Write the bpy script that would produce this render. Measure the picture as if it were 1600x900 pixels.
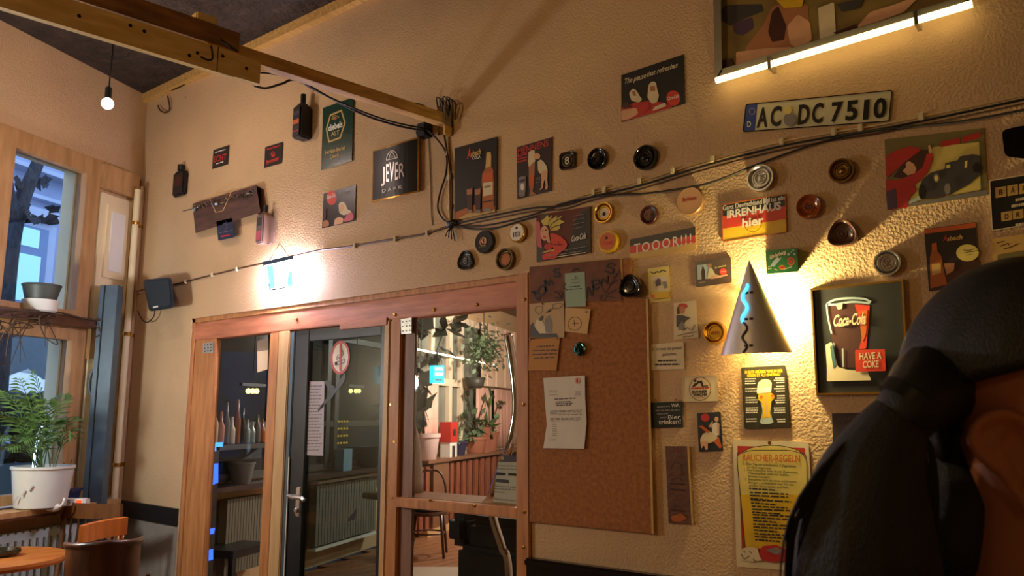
import bpy, bmesh, math, random
from mathutils import Vector, Matrix
random.seed(7)
R = math.radians
for o in list(bpy.data.objects): bpy.data.objects.remove(o)
SC = bpy.context.scene
COL = SC.collection

# ------------------------------------------------------------------ camera
F, CAMZ, D = 1250.0, 1.48, 2.84          # focal length in px of a 1600 px frame, eye height, distance to back wall
PITCH = math.atan(200 / 1250)
PSI = math.pi / 2 - math.atan(1616 / math.hypot(1250, 200))
CAM = Vector((0, 0, CAMZ))
FW = Vector((-math.sin(PSI) * math.cos(PITCH), math.cos(PSI) * math.cos(PITCH), math.sin(PITCH)))
RT = Vector((math.cos(PSI), math.sin(PSI), 0))
UP = RT.cross(FW)
cd = bpy.data.cameras.new('camera'); cam = bpy.data.objects.new('camera', cd); COL.objects.link(cam)
m = Matrix((RT, UP, -FW)).transposed().to_4x4(); m.translation = CAM
cam.matrix_world = m
cd.sensor_width = 36; cd.lens = 36 * F / 1600; cd.clip_start = .02
cd.dof.use_dof = True; cd.dof.focus_distance = 3.6; cd.dof.aperture_fstop = 9
SC.camera = cam

# ------------------------------------------------------------------ world, unseen fill and back room lights, exposure
w = bpy.data.worlds.new('world'); SC.world = w; w.use_nodes = True
w.node_tree.nodes['Background'].inputs[0].default_value = (.30, .42, .72, 1)
w.node_tree.nodes['Background'].inputs[1].default_value = 3.6
SC.view_settings.view_transform = 'Standard'; SC.view_settings.look = 'None'
SC.view_settings.exposure = 0.36; SC.view_settings.gamma = 1.0; SC.view_settings.use_curve_mapping = False

def lamp(name, loc, power, col, radius=.06):
    l = bpy.data.lights.new(name, 'POINT'); l.energy = power; l.color = col; l.shadow_soft_size = radius
    o = bpy.data.objects.new(name, l); o.location = loc; COL.objects.link(o); return o
lamp('room_fill_light', (-3.0, -.7, 3.0), 46, (1, .68, .34), .12)  # unseen warm fill added to brighten the back wall
lamp('room_fill_light', (.9, -2.4, 2.9), 8, (1, .76, .28), .12)  # weaker warm fill, added behind the camera
lamp('left_wall_fill_light', (-4.75, 1.1, 1.75), 46, (.90, .96, 1), .10)  # cool fill added outside the frame to lift the left wall
lamp('back_room_light', (-5.6, 8.3, 2.55), 360, (1, .82, .72), .12)
lamp('back_room_light', (-3.2, 6.0, 2.7), 70, (1, .82, .72), .10)

# ------------------------------------------------------------------ pixel rays and planes
def ray(x, y): return FW + RT * ((x - 800) / F) - UP * ((y - 450) / F)
def onp(x, y, p0, n):
    d = ray(x, y); return CAM + d * ((Vector(p0) - CAM).dot(n) / d.dot(n))
NB = Vector((0, -1, 0))
def W(x, y, off=0.0): return onp(x, y, (0, D - off, 0), NB)          # on (or off) the back wall
def FL(x, y, z=0.0): return onp(x, y, (0, 0, z), Vector((0, 0, 1)))  # on a level plane
FA = R(20.6)
FD = Vector((-math.sin(FA), math.cos(FA), 0))       # along the street wall, away from us
FN = Vector((FD.y, -FD.x, 0))                       # into the room
FP = Vector((-5.74, D, 0))                          # corner of the two walls
def S(x, y, off=0.0): return onp(x, y, FP + FN * off, FN)            # on the street wall
def SP(t, z, off=0.0): v = FP - FD * t + FN * off; return Vector((v.x, v.y, z))  # t metres from the corner towards us

# ------------------------------------------------------------------ materials
def lin(c):
    c = c / 255; return c / 12.92 if c <= .04045 else ((c + .055) / 1.055) ** 2.4
MATS = {}
def M(name, rgb=(128,128,128), rough=.6, metal=0, var=0, vs=8, bump=0, bs=60, emit=0, stretch=None, trans=0, coat=0, rgb2=None, dist=.01, spec=.5, alpha=1):
    if name in MATS: return MATS[name]
    mt = bpy.data.materials.new(name); mt.use_nodes = True; nt = mt.node_tree; N = nt.nodes; L = nt.links
    b = N['Principled BSDF']; c = [lin(v) for v in rgb] + [1]
    b.inputs['Base Color'].default_value = c; b.inputs['Roughness'].default_value = rough
    b.inputs['Metallic'].default_value = metal; b.inputs['Specular IOR Level'].default_value = spec
    b.inputs['Transmission Weight'].default_value = trans; b.inputs['Coat Weight'].default_value = coat
    tc = N.new('ShaderNodeTexCoord'); src = tc.outputs['Object']
    if stretch:
        mp = N.new('ShaderNodeMapping'); mp.inputs['Scale'].default_value = stretch
        L.new(src, mp.inputs[0]); src = mp.outputs[0]
    no = N.new('ShaderNodeTexNoise'); no.inputs['Scale'].default_value = vs; no.inputs['Detail'].default_value = 5
    L.new(src, no.inputs['Vector'])
    rp = N.new('ShaderNodeValToRGB'); rp.color_ramp.elements[0].position = .3; rp.color_ramp.elements[1].position = .7
    c2 = [lin(v) for v in rgb2] + [1] if rgb2 else [v * (1 - var) for v in c[:3]] + [1]
    rp.color_ramp.elements[0].color = c2; rp.color_ramp.elements[1].color = [min(1, v * (1 + var * .3)) for v in c[:3]] + [1]
    L.new(no.outputs['Fac'], rp.inputs[0]); L.new(rp.outputs[0], b.inputs['Base Color'])
    if bump:
        n2 = N.new('ShaderNodeTexNoise'); n2.inputs['Scale'].default_value = bs; n2.inputs['Detail'].default_value = 3
        L.new(src, n2.inputs['Vector'])
        bp = N.new('ShaderNodeBump'); bp.inputs['Strength'].default_value = bump; bp.inputs['Distance'].default_value = dist
        L.new(n2.outputs['Fac'], bp.inputs['Height']); L.new(bp.outputs[0], b.inputs['Normal'])
    if emit:
        b.inputs['Emission Color'].default_value = c; b.inputs['Emission Strength'].default_value = emit
    MATS[name] = mt; return mt
def glass_mat(name, tint=(235,240,240), refl=.10, rough=.02):
    mt = bpy.data.materials.new(name); mt.use_nodes = True; nt = mt.node_tree; N = nt.nodes; L = nt.links
    N.clear(); out = N.new('ShaderNodeOutputMaterial'); mx = N.new('ShaderNodeMixShader')
    t = N.new('ShaderNodeBsdfTransparent'); t.inputs[0].default_value = [lin(v) for v in tint] + [1]
    g = N.new('ShaderNodeBsdfGlossy'); g.inputs['Roughness'].default_value = rough
    lw = N.new('ShaderNodeLayerWeight'); lw.inputs['Blend'].default_value = refl
    no = N.new('ShaderNodeTexNoise'); no.inputs['Scale'].default_value = 3
    ad = N.new('ShaderNodeMath'); ad.operation = 'MULTIPLY_ADD'; ad.inputs[1].default_value = .03
    L.new(no.outputs['Fac'], ad.inputs[0]); L.new(lw.outputs['Fresnel'], ad.inputs[2])
    L.new(ad.outputs[0], mx.inputs[0]); L.new(t.outputs[0], mx.inputs[1]); L.new(g.outputs[0], mx.inputs[2])
    L.new(mx.outputs[0], out.inputs[0]); MATS[name] = mt; return mt
def flat(name, r, g, b, rough=.5, **k): return M(name, (r, g, b), rough, var=.12, vs=25, **k)

# ------------------------------------------------------------------ objects
WL = {}      # world origin of each root / part
def tag(o, label=None, cat=None, group=None, kind=None):
    if label: o['label'] = label
    if cat: o['category'] = cat
    if group: o['group'] = group
    if kind: o['kind'] = kind
    return o
def root(name, label, cat, loc, group=None, kind=None):
    o = bpy.data.objects.new(name, None); COL.objects.link(o); o.location = loc
    o.empty_display_size = .05; WL[o] = Vector(loc)
    return tag(o, label, cat, group, kind)
def obj(name, V, Fc, mat, parent=None, smooth=False, label=None, autos=None):
    base = WL[parent] if parent else Vector((0, 0, 0))
    if not parent and V:
        a = [sum(v[i] for v in V) / len(V) for i in range(3)]; a[2] = min(v[2] for v in V); base = Vector(a)
    me = bpy.data.meshes.new(name); me.from_pydata([Vector(v) - base for v in V], [], Fc); me.update()
    bm = bmesh.new(); bm.from_mesh(me); bmesh.ops.recalc_face_normals(bm, faces=bm.faces); bm.to_mesh(me); bm.free()
    if smooth:
        for p in me.polygons: p.use_smooth = True
        if autos: me.set_sharp_from_angle(angle=R(autos))
    me.materials.append(mat)
    o = bpy.data.objects.new(name, me); COL.objects.link(o)
    if parent: o.parent = parent; WL[o] = base
    else: o.location = base; WL[o] = base
    if label: o['label'] = label
    return o
def single(name, label, cat, VF, mat, group=None, kind=None, smooth=False, autos=None):
    return tag(obj(name, VF[0], VF[1], mat, None, smooth, autos=autos), label, cat, group, kind)
def cat_(*vfs):
    V, Fc = [], []
    for v, f in vfs:
        n = len(V); V += list(v); Fc += [tuple(i + n for i in q) for q in f]
    return V, Fc

# ------------------------------------------------------------------ shapes: each returns (verts, faces)
def box(p0, p1):
    (a, b, c), (d, e, f) = p0, p1
    V = [Vector(v) for v in ((a,b,c),(d,b,c),(d,e,c),(a,e,c),(a,b,f),(d,b,f),(d,e,f),(a,e,f))]
    return V, [(0,1,2,3),(4,5,6,7),(0,1,5,4),(1,2,6,5),(2,3,7,6),(3,0,4,7)]
def bbox(p0, p1, bv=.004):
    bm = bmesh.new(); V, Fc = box(p0, p1); vs = [bm.verts.new(v) for v in V]
    for f in Fc: bm.faces.new([vs[i] for i in f])
    bmesh.ops.recalc_face_normals(bm, faces=bm.faces)
    bmesh.ops.bevel(bm, geom=bm.edges[:], offset=bv, segments=2, affect='EDGES', clamp_overlap=True)
    bm.verts.index_update(); r = [v.co.copy() for v in bm.verts], [tuple(v.index for v in f.verts) for f in bm.faces]; bm.free(); return r
def obox(c, ax, ay, az, bv=0):      # oriented box: centre and three half-axis vectors
    V, Fc = bbox((-1,-1,-1), (1,1,1), bv) if bv else box((-1,-1,-1), (1,1,1))
    c = Vector(c); return [c + Vector(ax) * v[0] + Vector(ay) * v[1] + Vector(az) * v[2] for v in V], Fc
def slab(A, B):                     # prism between two equal polygons
    n = len(A); V = [Vector(v) for v in A] + [Vector(v) for v in B]
    Fc = [tuple(range(n)), tuple(range(2 * n - 1, n - 1, -1))] + [(i, (i + 1) % n, n + (i + 1) % n, n + i) for i in range(n)]
    return V, Fc
def face(A): return [Vector(v) for v in A], [tuple(range(len(A)))]
def catmull(P, k=6):
    P = [Vector(p) for p in P]; out = []
    for i in range(len(P) - 1):
        a, b, c, d = P[max(i-1,0)], P[i], P[i+1], P[min(i+2,len(P)-1)]
        for j in range(k):
            t = j / k
            out.append(.5 * ((2*b) + (c-a)*t + (2*a-5*b+4*c-d)*t*t + (3*b-a-3*c+d)*t**3))
    return out + [P[-1]]
def tube(P, r, n=8, k=0, cap=True, flatz=1.0):
    P = catmull(P, k) if k else [Vector(p) for p in P]
    rs = r if isinstance(r, (list, tuple)) else [r] * len(P)
    if len(rs) != len(P): rs = [rs[min(len(rs)-1, int(i*(len(rs)-1)/(len(P)-1)))] + (rs[min(len(rs)-1, int(i*(len(rs)-1)/(len(P)-1))+1)] - rs[min(len(rs)-1, int(i*(len(rs)-1)/(len(P)-1)))]) * ((i*(len(rs)-1)/(len(P)-1)) % 1) for i in range(len(P))]
    V, Fc = [], []; u = None
    for i, p in enumerate(P):
        t = (P[min(i+1,len(P)-1)] - P[max(i-1,0)]).normalized()
        if u is None: u = t.cross(Vector((0,0,1)) if abs(t.z) < .9 else Vector((1,0,0))).normalized()
        u = (u - t * u.dot(t)).normalized(); v = t.cross(u)
        for j in range(n):
            a = 2 * math.pi * j / n; V.append(p + (u * math.cos(a) + v * math.sin(a) * flatz) * rs[i])
    for i in range(len(P) - 1):
        for j in range(n): Fc.append((i*n+j, i*n+(j+1)%n, (i+1)*n+(j+1)%n, (i+1)*n+j))
    if cap: Fc += [tuple(range(n-1,-1,-1)), tuple(range((len(P)-1)*n, len(P)*n))]
    return V, Fc
def lathe(c, ax, prof, n=28, shape=None, u=None, sx=1.0):   # prof: (radius, distance along ax)
    c = Vector(c); ax = Vector(ax).normalized()
    if u is None: u = ax.cross(Vector((0,0,1)) if abs(ax.z) < .9 else Vector((1,0,0))).normalized()
    v = ax.cross(u); V, Fc = [], []
    for r, h in prof:
        for j in range(n):
            a = 2 * math.pi * j / n; q = r * (shape(a) if shape else 1)
            V.append(c + ax * h + (u * math.cos(a) * sx + v * math.sin(a)) * q)
    for i in range(len(prof) - 1):
        for j in range(n): Fc.append((i*n+j, i*n+(j+1)%n, (i+1)*n+(j+1)%n, (i+1)*n+j))
    Fc += [tuple(range(n-1,-1,-1)), tuple(range((len(prof)-1)*n, len(prof)*n))]
    return V, Fc
def ball(c, r, n=14, s=(1,1,1)):
    V, Fc = [], []; c = Vector(c)
    for i in range(1, n // 2 + 1):
        la = math.pi * i / (n // 2 + 1)
        for j in range(n):
            a = 2*math.pi*j/n; V.append(c + Vector((math.sin(la)*math.cos(a)*s[0], math.sin(la)*math.sin(a)*s[1], math.cos(la)*s[2])) * r)
    k = n // 2
    for i in range(k - 1):
        for j in range(n): Fc.append((i*n+j, i*n+(j+1)%n, (i+1)*n+(j+1)%n, (i+1)*n+j))
    V += [c + Vector((0,0,r*s[2])), c - Vector((0,0,r*s[2]))]; a = len(V) - 2
    for j in range(n): Fc += [(a, j, (j+1)%n), (a+1, (k-1)*n+(j+1)%n, (k-1)*n+j)]
    return V, Fc
def rnd(Q, r, k=4):                 # round the corners of a polygon of 2D points
    if not r: return list(Q)
    out = []; n = len(Q)
    for i in range(n):
        a, b, c = Vector(Q[i-1]), Vector(Q[i]), Vector(Q[(i+1)%n])
        p = b + (a-b).normalized() * min(r, (a-b).length/2); q = b + (c-b).normalized() * min(r, (c-b).length/2)
        for j in range(k + 1):
            t = j / k; out.append(tuple((1-t)**2*p + 2*t*(1-t)*b + t*t*q))
    return out
def inset(Q, d):
    c = sum((Vector(q) for q in Q), Vector((0,0))) / len(Q); out = []; n = len(Q)
    for i in range(n):
        a, b, e = Vector(Q[i-1]), Vector(Q[i]), Vector(Q[(i+1)%n])
        u = (a-b).normalized(); v = (e-b).normalized(); s = abs(u.x*v.y - u.y*v.x) or 1
        out.append(tuple(b + (u + v) * d / s))
    return out
def ell(cx, cy, rx, ry, n=24, rot=0):
    ca, sa = math.cos(rot), math.sin(rot)
    return [(cx + rx*math.cos(2*math.pi*i/n)*ca - ry*math.sin(2*math.pi*i/n)*sa, cy + rx*math.cos(2*math.pi*i/n)*sa + ry*math.sin(2*math.pi*i/n)*ca) for i in range(n)]

_tc = {}
def text_vf(s, shear=0, bold=0, space=1.0):
    key = (s, shear, bold, space)
    if key not in _tc:
        cu = bpy.data.curves.new('t', 'FONT'); cu.body = s; cu.shear = shear; cu.offset = bold; cu.space_character = space; cu.resolution_u = 3
        o = bpy.data.objects.new('t', cu); COL.objects.link(o)
        me = o.to_mesh(); V = [v.co.copy() for v in me.vertices]; Fc = [tuple(p.vertices) for p in me.polygons]
        o.to_mesh_clear(); bpy.data.objects.remove(o); bpy.data.curves.remove(cu)
        x0, x1 = min(v.x for v in V), max(v.x for v in V)
        cap = .7 if any(ch.isupper() or ch.isdigit() or ch in 'bdfhkltß!' for ch in s) else .52
        _tc[key] = ([((v.x-x0)/(x1-x0), v.y/cap) for v in V], Fc)
    return _tc[key]
def zc(x0, y0, s): return lambda P: [(x0 + p[0]/s, y0 + p[1]/s) for p in P] if isinstance(P[0], (tuple, list)) else (x0 + P[0]/s, y0 + P[1]/s)

class Sign:
    """something flat hung on a plane: shapes are given on its face, built at its real place, size and depth"""
    def __init__(s, name, label, cat, quad, th, mat, r=0, z=None, group=None, off=0.0, pl=W, rim=None, body='panel', parent=None, kind=None):
        s.pl = pl; s.z = z or (lambda P: P); q = s.z(list(quad)); s.q = q
        cx, cy = sum(p[0] for p in q)/len(q), sum(p[1] for p in q)/len(q)
        s.root = parent or root(name, label, cat, pl(cx, max(p[1] for p in q), off), group, kind)
        s.t = off + th; poly = rnd(q, r)
        s.body = obj(body, *slab([pl(x, y, off) for x, y in poly], [pl(x, y, s.t) for x, y in poly]), mat, s.root)
        if rim:
            wd, hh, rm = rim
            out, inn = poly, rnd(inset(q, wd), max(r - wd, 0))
            if len(out) == len(inn):
                n = len(out)
                A = [pl(x,y,off) for x,y in out]; B = [pl(x,y,s.t+hh) for x,y in out]; C = [pl(x,y,s.t+hh) for x,y in inn]; E_ = [pl(x,y,s.t) for x,y in inn]
                V = A + B + C + E_; Fc = []
                for i in range(n):
                    j = (i+1) % n
                    for a in range(3): Fc.append((a*n+i, a*n+j, (a+1)*n+j, (a+1)*n+i))
                obj('rim', V, Fc, rm, s.root)
        s.k = 0
    def up(s): s.k += 1; return s.t + .0005 * s.k
    def poly(s, name, P, mat, r=0, par=None, h=0):
        f = s.up(); P = rnd(s.z(P), r)
        A = [s.pl(x, y, f) for x, y in P]
        return obj(name, *(slab(A, [s.pl(x, y, f + h) for x, y in P]) if h else face(A)), mat, par or s.root)
    def ell(s, name, c, rx, ry, mat, rot=0, par=None): return s.poly(name, ell(c[0], c[1], rx, ry, 24, rot), mat, par=par)
    def txt(s, string, bl, br, h, mat, shear=0, bold=.01, space=1.0, name='lettering', par=None, up=None):
        """baseline from bl to br, capital height h upwards (or along vector up)"""
        f = s.up(); V, Fc = text_vf(string, shear, bold, space)
        bl, br = s.z(bl), s.z(br); k = (s.z((1,0))[0] - s.z((0,0))[0])
        d = up or (0, -1); tl = (bl[0] + d[0]*h*k, bl[1] + d[1]*h*k)
        a, b, c = s.pl(*bl, f), s.pl(*br, f), s.pl(*tl, f)
        if s.pl is not W:
            return obj(name, [s.pl(bl[0]+(br[0]-bl[0])*u+(tl[0]-bl[0])*v, bl[1]+(br[1]-bl[1])*u+(tl[1]-bl[1])*v, f) for u, v in V], Fc, mat, par or s.root)
        return obj(name, [a + (b-a)*u + (c-a)*v for u, v in V], Fc, mat, par or s.root)
    def strokes(s, name, LS, wd, mat, k=5, par=None):
        f = s.up(); out = []
        for P in LS:
            P = s.z(P); P = [p for p in catmull([(x, y, 0) for x, y in P], k)] if k else [Vector((x,y,0)) for x,y in P]
            V = []
            for i, p in enumerate(P):
                t = (P[min(i+1,len(P)-1)] - P[max(i-1,0)]); t = t.normalized() if t.length else Vector((1,0,0))
                n_ = Vector((-t.y, t.x, 0)) * wd / 2
                V += [s.pl(p.x + n_.x, p.y + n_.y, f), s.pl(p.x - n_.x, p.y - n_.y, f)]
            out.append((V, [(2*i, 2*i+1, 2*i+3, 2*i+2) for i in range(len(P)-1)]))
        return obj(name, *cat_(*out), mat, par or s.root)
    def lines(s, name, rows, hpx, mat, par=None, words=True):
        """rows of small print too small to read: (x0,y0,x1,y1) each, cut into words"""
        f = s.up(); out = []
        for x0, y0, x1, y1 in rows:
            (x0, y0), (x1, y1) = s.z((x0, y0)), s.z((x1, y1)); u = 0
            while u < 1:
                v = min(1, u + (random.uniform(.08, .26) if words else 1))
                g = lambda q, o: s.pl(x0 + (x1-x0)*q, y0 + (y1-y0)*q - o, f)
                out.append(face([g(u, 0), g(v, 0), g(v, hpx), g(u, hpx)])); u = v + .035
        return tag(obj(name, *cat_(*out), mat, par or s.root), kind='stuff')

def cable(name, label, P, off, r, mat, group=None, k=6, clips=None, pl=W):
    pts = [pl(p[0], p[1], p[2] if len(p) > 2 else off) for p in P]
    o = single(name, label, 'cable', tube(pts, r, 6, k), mat, group, smooth=True)
    for cx, cy in clips or []:
        p = pl(cx, cy, off); obj('clip', *bbox(p - Vector((.009, .010, .014)), p + Vector((.009, off, .014)), .003), MATS['clip'], o)
    return o
# ------------------------------------------------------------------ shared materials
M('plaster', (206,172,128), .78, var=.10, vs=2.2, bump=.4, bs=105, dist=.012)
M('plaster_grey', (150,140,125), .85, var=.15, vs=5, bump=.3, bs=70)
M('ceiling_dark', (58,44,34), .75, rgb2=(30,22,17), vs=9, bump=1, bs=16, dist=.04)
M('wood_frame', (206,142,82), .5, rgb2=(168,108,58), vs=6, stretch=(6,6,.7), bump=.12, bs=40)
M('wood_header', (208,132,92), .5, rgb2=(170,102,68), vs=6, stretch=(.7,6,6), bump=.12, bs=40)
M('wood_cream', (214,176,120), .5, rgb2=(190,150,98), vs=6, stretch=(6,6,.6))
M('wood_beam', (222,180,104), .6, rgb2=(182,138,72), vs=7, stretch=(6,.8,6), bump=.2, bs=30)
M('wood_beam_light', (244,218,148), .6, rgb2=(222,190,116), vs=7, stretch=(6,.8,6), bump=.15, bs=40)
M('wood_beam_dark', (160,114,62), .6, rgb2=(112,76,38), vs=6, stretch=(6,.8,6), bump=.2, bs=30)
M('wood_window', (192,150,100), .5, rgb2=(164,122,76), vs=6, stretch=(4,4,.7), bump=.1, bs=40)
M('wood_dark', (92,52,26), .35, rgb2=(56,30,14), vs=6, stretch=(3,3,.7), bump=.08, bs=40)
M('wood_orange', (214,120,44), .3, rgb2=(180,92,30), vs=7, stretch=(3,3,.8))
M('wood_table', (206,128,58), .22, rgb2=(178,102,42), vs=5, stretch=(5,1,1))
M('wood_floor', (150,104,70), .4, rgb2=(112,72,46), vs=5, stretch=(6,.6,1), bump=.1, bs=30)
M('cream_paint', (226,208,164), .5, var=.06, vs=6)
M('white_paint', (222,220,208), .5, var=.05, vs=6)
M('black_paint', (22,21,20), .45, var=.3, vs=12, bump=.15, bs=60)
M('black_plastic', (17,18,20), .45, var=.2, vs=30)
M('black_gloss', (12,12,12), .15, var=.2, vs=30)
M('speaker_black', (26,34,38), .55, var=.25, vs=60, bump=.3, bs=400, dist=.002)
M('steel_grey', (82,98,104), .45, var=.15, vs=10, metal=.2)
M('steel', (190,190,186), .28, 1, var=.08, vs=40)
M('chrome', (220,220,222), .08, 1, var=.03, vs=20)
M('brass', (196,158,76), .25, 1, var=.1, vs=30)
M('gold_metal', (206,166,66), .22, 1, var=.1, vs=30)
M('silver_frame', (176,170,152), .35, .8, var=.12, vs=30)
M('clip', (214,200,160), .5, var=.05)
M('cable_black', (20,17,15), .5, var=.1)
M('cable_brown', (86,56,32), .5, var=.1)
M('cable_cream', (206,180,128), .5, var=.1)
M('paper', (226,220,206), .8, var=.05, vs=20)
M('ink', (46,40,36), .7, var=.1)
M('hole', (14,10,8), .9, var=.1)
M('foliage', (92,126,62), .5, var=.35, vs=14)
M('foliage_dark', (26,34,22), .55, var=.35, vs=14)
M('foliage_grey', (96,116,84), .55, var=.3, vs=14)
M('twig', (74,54,36), .8, var=.3, vs=20)
glass_mat('pane_glass', (238,242,240), .08)
glass_mat('pane_glass_dim', (190,205,205), .12)

H = 3.88
# ------------------------------------------------------------------ room shell
XO0, XO1, ZO = -4.92, -2.13, 2.117     # opening of the glazed partition in the back wall
struct = lambda name, vf, mt, **k: single(name, k.get('label'), None, vf, mt, kind='structure')
struct('wall_back', cat_(box((-5.84, D, 0), (XO0, D+.15, H)), box((XO1, D, 0), (2.6, D+.15, H)), box((XO0, D, ZO), (XO1, D+.15, H))), MATS['plaster'])
def swall(t0, t1, z0, z1, o0=-.18, o1=0.0): 
    return slab([SP(t0,z0,o1), SP(t1,z0,o1), SP(t1,z1,o1), SP(t0,z1,o1)], [SP(t0,z0,o0), SP(t1,z0,o0), SP(t1,z1,o0), SP(t0,z1,o0)])
T0, T1, ZW0, ZW1 = .40, 1.22, .93, 3.24
struct('wall_left', cat_(swall(-11, T0, 0, H), swall(T1, 7.2, 0, H), swall(T0, T1, 0, ZW0), swall(T0, T1, ZW1, H)), MATS['plaster'])
struct('wall_right', box((2.6, -4, 0), (2.75, D, H)), MATS['plaster'])
struct('wall_front', box((-3.4, -4.15, 0), (2.75, -4, H)), MATS['plaster'])
def room_poly(y0, y1, x1, z0, z1, grow=.1):
    a, b = FP + FD*((y0-FP.y)/FD.y) - FN*grow, FP + FD*((y1-FP.y)/FD.y) - FN*grow
    q = [(a.x, y0), (x1, y0), (x1, y1), (b.x, y1)]; return slab([(x, y, z0) for x, y in q], [(x, y, z1) for x, y in q])
struct('ceiling', room_poly(-4.15, D+.1, 2.75, H, H+.1), MATS['ceiling_dark'])
# plank floor through both rooms
fl = root('floor', 'brown plank floor', None, (-3, 3, 0), kind='structure')
obj('floor_base', *room_poly(-4.2, 13.2, 2.75, -.12, -.022), MATS['wood_dark'], fl)
import itertools
for i in range(52):
    x = -9.5 + i * .165
    far = obj('plank', *bbox((x, max(3.0, D + (-5.74-x)/.376), -.03), (x+.162, 13.0, 0), .003), MATS['wood_floor'], fl)
for i in range(52):
    x = -5.85 + i * .165
    obj('plank', *bbox((x, min(2.8, max(-4.1, D + (-5.74-x)/.376)), -.03), (x+.162, 2.99, 0), .003), MATS['wood_floor'], fl)
# black dado rail left and right of the partition, dark wainscot below on the right
struct('trim_1', slab([(-5.72, D-.022, .80), (-5.72, D-.022, .905), (-4.93, D-.022, .895), (-4.93, D-.022, .79)], [(-5.72, D, .80), (-5.72, D, .905), (-4.93, D, .895), (-4.93, D, .79)]), MATS['black_paint'])
struct('trim_2', cat_(bbox((-2.125, D-.05, .855), (2.6, D, .89), .008), box((-2.125, D-.03, .80), (2.6, D, .855))), MATS['black_gloss'])
wn = root('wall_wainscot', 'black wooden wainscot below the dado rail', None, (0, D, 0), kind='structure')
for i in range(32):
    x = -2.12 + i * .147
    obj('panel', *bbox((x, D-.02, 0), (x+.143, D, .80), .004), MATS['black_paint'], wn)
struct('trim_3', box((-5.70, D-.004, 0), (-4.93, D, .80)), MATS['plaster_grey'])

# ------------------------------------------------------------------ glazed partition: lintel, posts, two fixed panes and a door
X = lambda px, py: W(px, py).x
Zp = lambda px, py: W(px, py).z
yf = D + .012                                     # face of the frame sits a little behind the wall face
struct('trim_4', cat_(bbox((XO0, yf-.006, ZO-.03), (XO1+.06, D+.15, ZO), .003)), MATS['wood_frame'])      # upper reveal strip
hd = root('trim_5', 'reddish wooden lintel over the glazed door', None, (-3.5, yf, 1.97), kind='structure')
obj('lintel', *bbox((XO0+.03, yf, 1.972), (XO1+.06, D+.10, ZO-.03), .005), MATS['wood_header'], hd)
obj('strip', *bbox((X(530,500), yf-.01, 1.945), (X(604,490), yf+.02, 1.985), .003), MATS['wood_header'], hd)
for px, py in ((464,499),(678,484),(745,476),(820,468),(617,492)):
    p = W(px, py, -.01); obj('screw', *lathe(p, (0,-1,0), [(.009,-.002),(.009,.003),(.005,.005)], 10), MATS['brass'], hd)
struct('trim_6', bbox((XO0, yf-.006, 0), (XO0+.035, D+.15, ZO), .004), MATS['wood_frame'])
xs = [XO0+.035, X(329,640), X(413,640), X(428,640), X(445,640), X(595,640), X(604,640), X(621,640), X(640,640), X(809,660), X(825.5,660)]
struct('trim_7', bbox((xs[0], yf, 0), (xs[1], D+.05, 1.972), .006), MATS['wood_frame'])
struct('trim_8', bbox((xs[2], yf, 0), (xs[3], D+.05, 1.972), .006), MATS['wood_frame'])
struct('trim_9', bbox((xs[3], yf-.004, 0), (xs[4], D+.05, 1.972), .005), MATS['wood_cream'])
struct('trim_10', bbox((xs[5], yf-.004, 0), (xs[6], D+.05, 1.972), .005), MATS['wood_cream'])
struct('trim_11', bbox((xs[6], yf, 0), (xs[7], D+.05, 1.972), .006), MATS['wood_frame'])
struct('trim_12', bbox((xs[7], yf+.02, 0), (xs[8], D+.05, 1.972), .004), M('wood_greyed', (150,112,88), .55, rgb2=(120,86,66), vs=6, stretch=(6,6,.7)))
pr = root('trim_13', 'wooden post beside the cork board', None, (xs[9], yf, 0), kind='structure')
obj('post', *bbox((xs[9], D-.016, 0), (XO1+.012, D+.05, ZO), .006), MATS['wood_frame'], pr)
for px, py in ((820,468),(818,632),(819,800),(818,855)):
    p = W(px, py, .016); obj('screw', *lathe(p, (0,-1,0), [(.008,-.002),(.008,.003),(.004,.005)], 10), MATS['brass'], pr)
for px, py in ((606,632),(612,690),(609,778)):
    p = W(px+4, py, -.012); single('screw', 'small dark screw in the door post at height %s' % ('of the paper notices' if py < 650 else 'above the door handle' if py < 700 else 'of the window rail'), 'screw', lathe(p, (0,-1,0), [(.006,-.002),(.006,.002)], 10), MATS['brass'])
# fixed pane left
w1 = root('window_1', 'narrow fixed pane left of the glass door', None, (xs[1], D+.06, 0), kind='structure')
obj('pane', *box((xs[1]-.01, D+.034, .05), (xs[2]+.01, D+.040, 1.98)), MATS['pane_glass'], w1)
obj('bottom_rail', *bbox((xs[1], D+.02, 0), (xs[2], D+.05, .10), .004), MATS['wood_frame'], w1)
# perforated steel angle brackets
def bracket(label, q):
    b = Sign('corner_bracket', label, 'bracket', q, .004, M('galvanised', (206,204,190), .4, .6, var=.2, vs=30), off=-.010)
    for u, v in itertools.product((.2,.5,.8), (.2,.5,.8)):
        a = Vector(q[0])*(1-u)*(1-v)+Vector(q[1])*u*(1-v)+Vector(q[2])*u*v+Vector(q[3])*(1-u)*v
        b.ell('hole', (a.x + random.uniform(-.6,.6), a.y), .9, 1.1, MATS['hole'])
bracket('perforated steel bracket at top of the left pane post', [(317,537),(333,534),(333,551),(317,552)])
bracket('perforated steel bracket at top of the right window', [(626,499),(643,496),(643,521),(627,522)])
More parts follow.
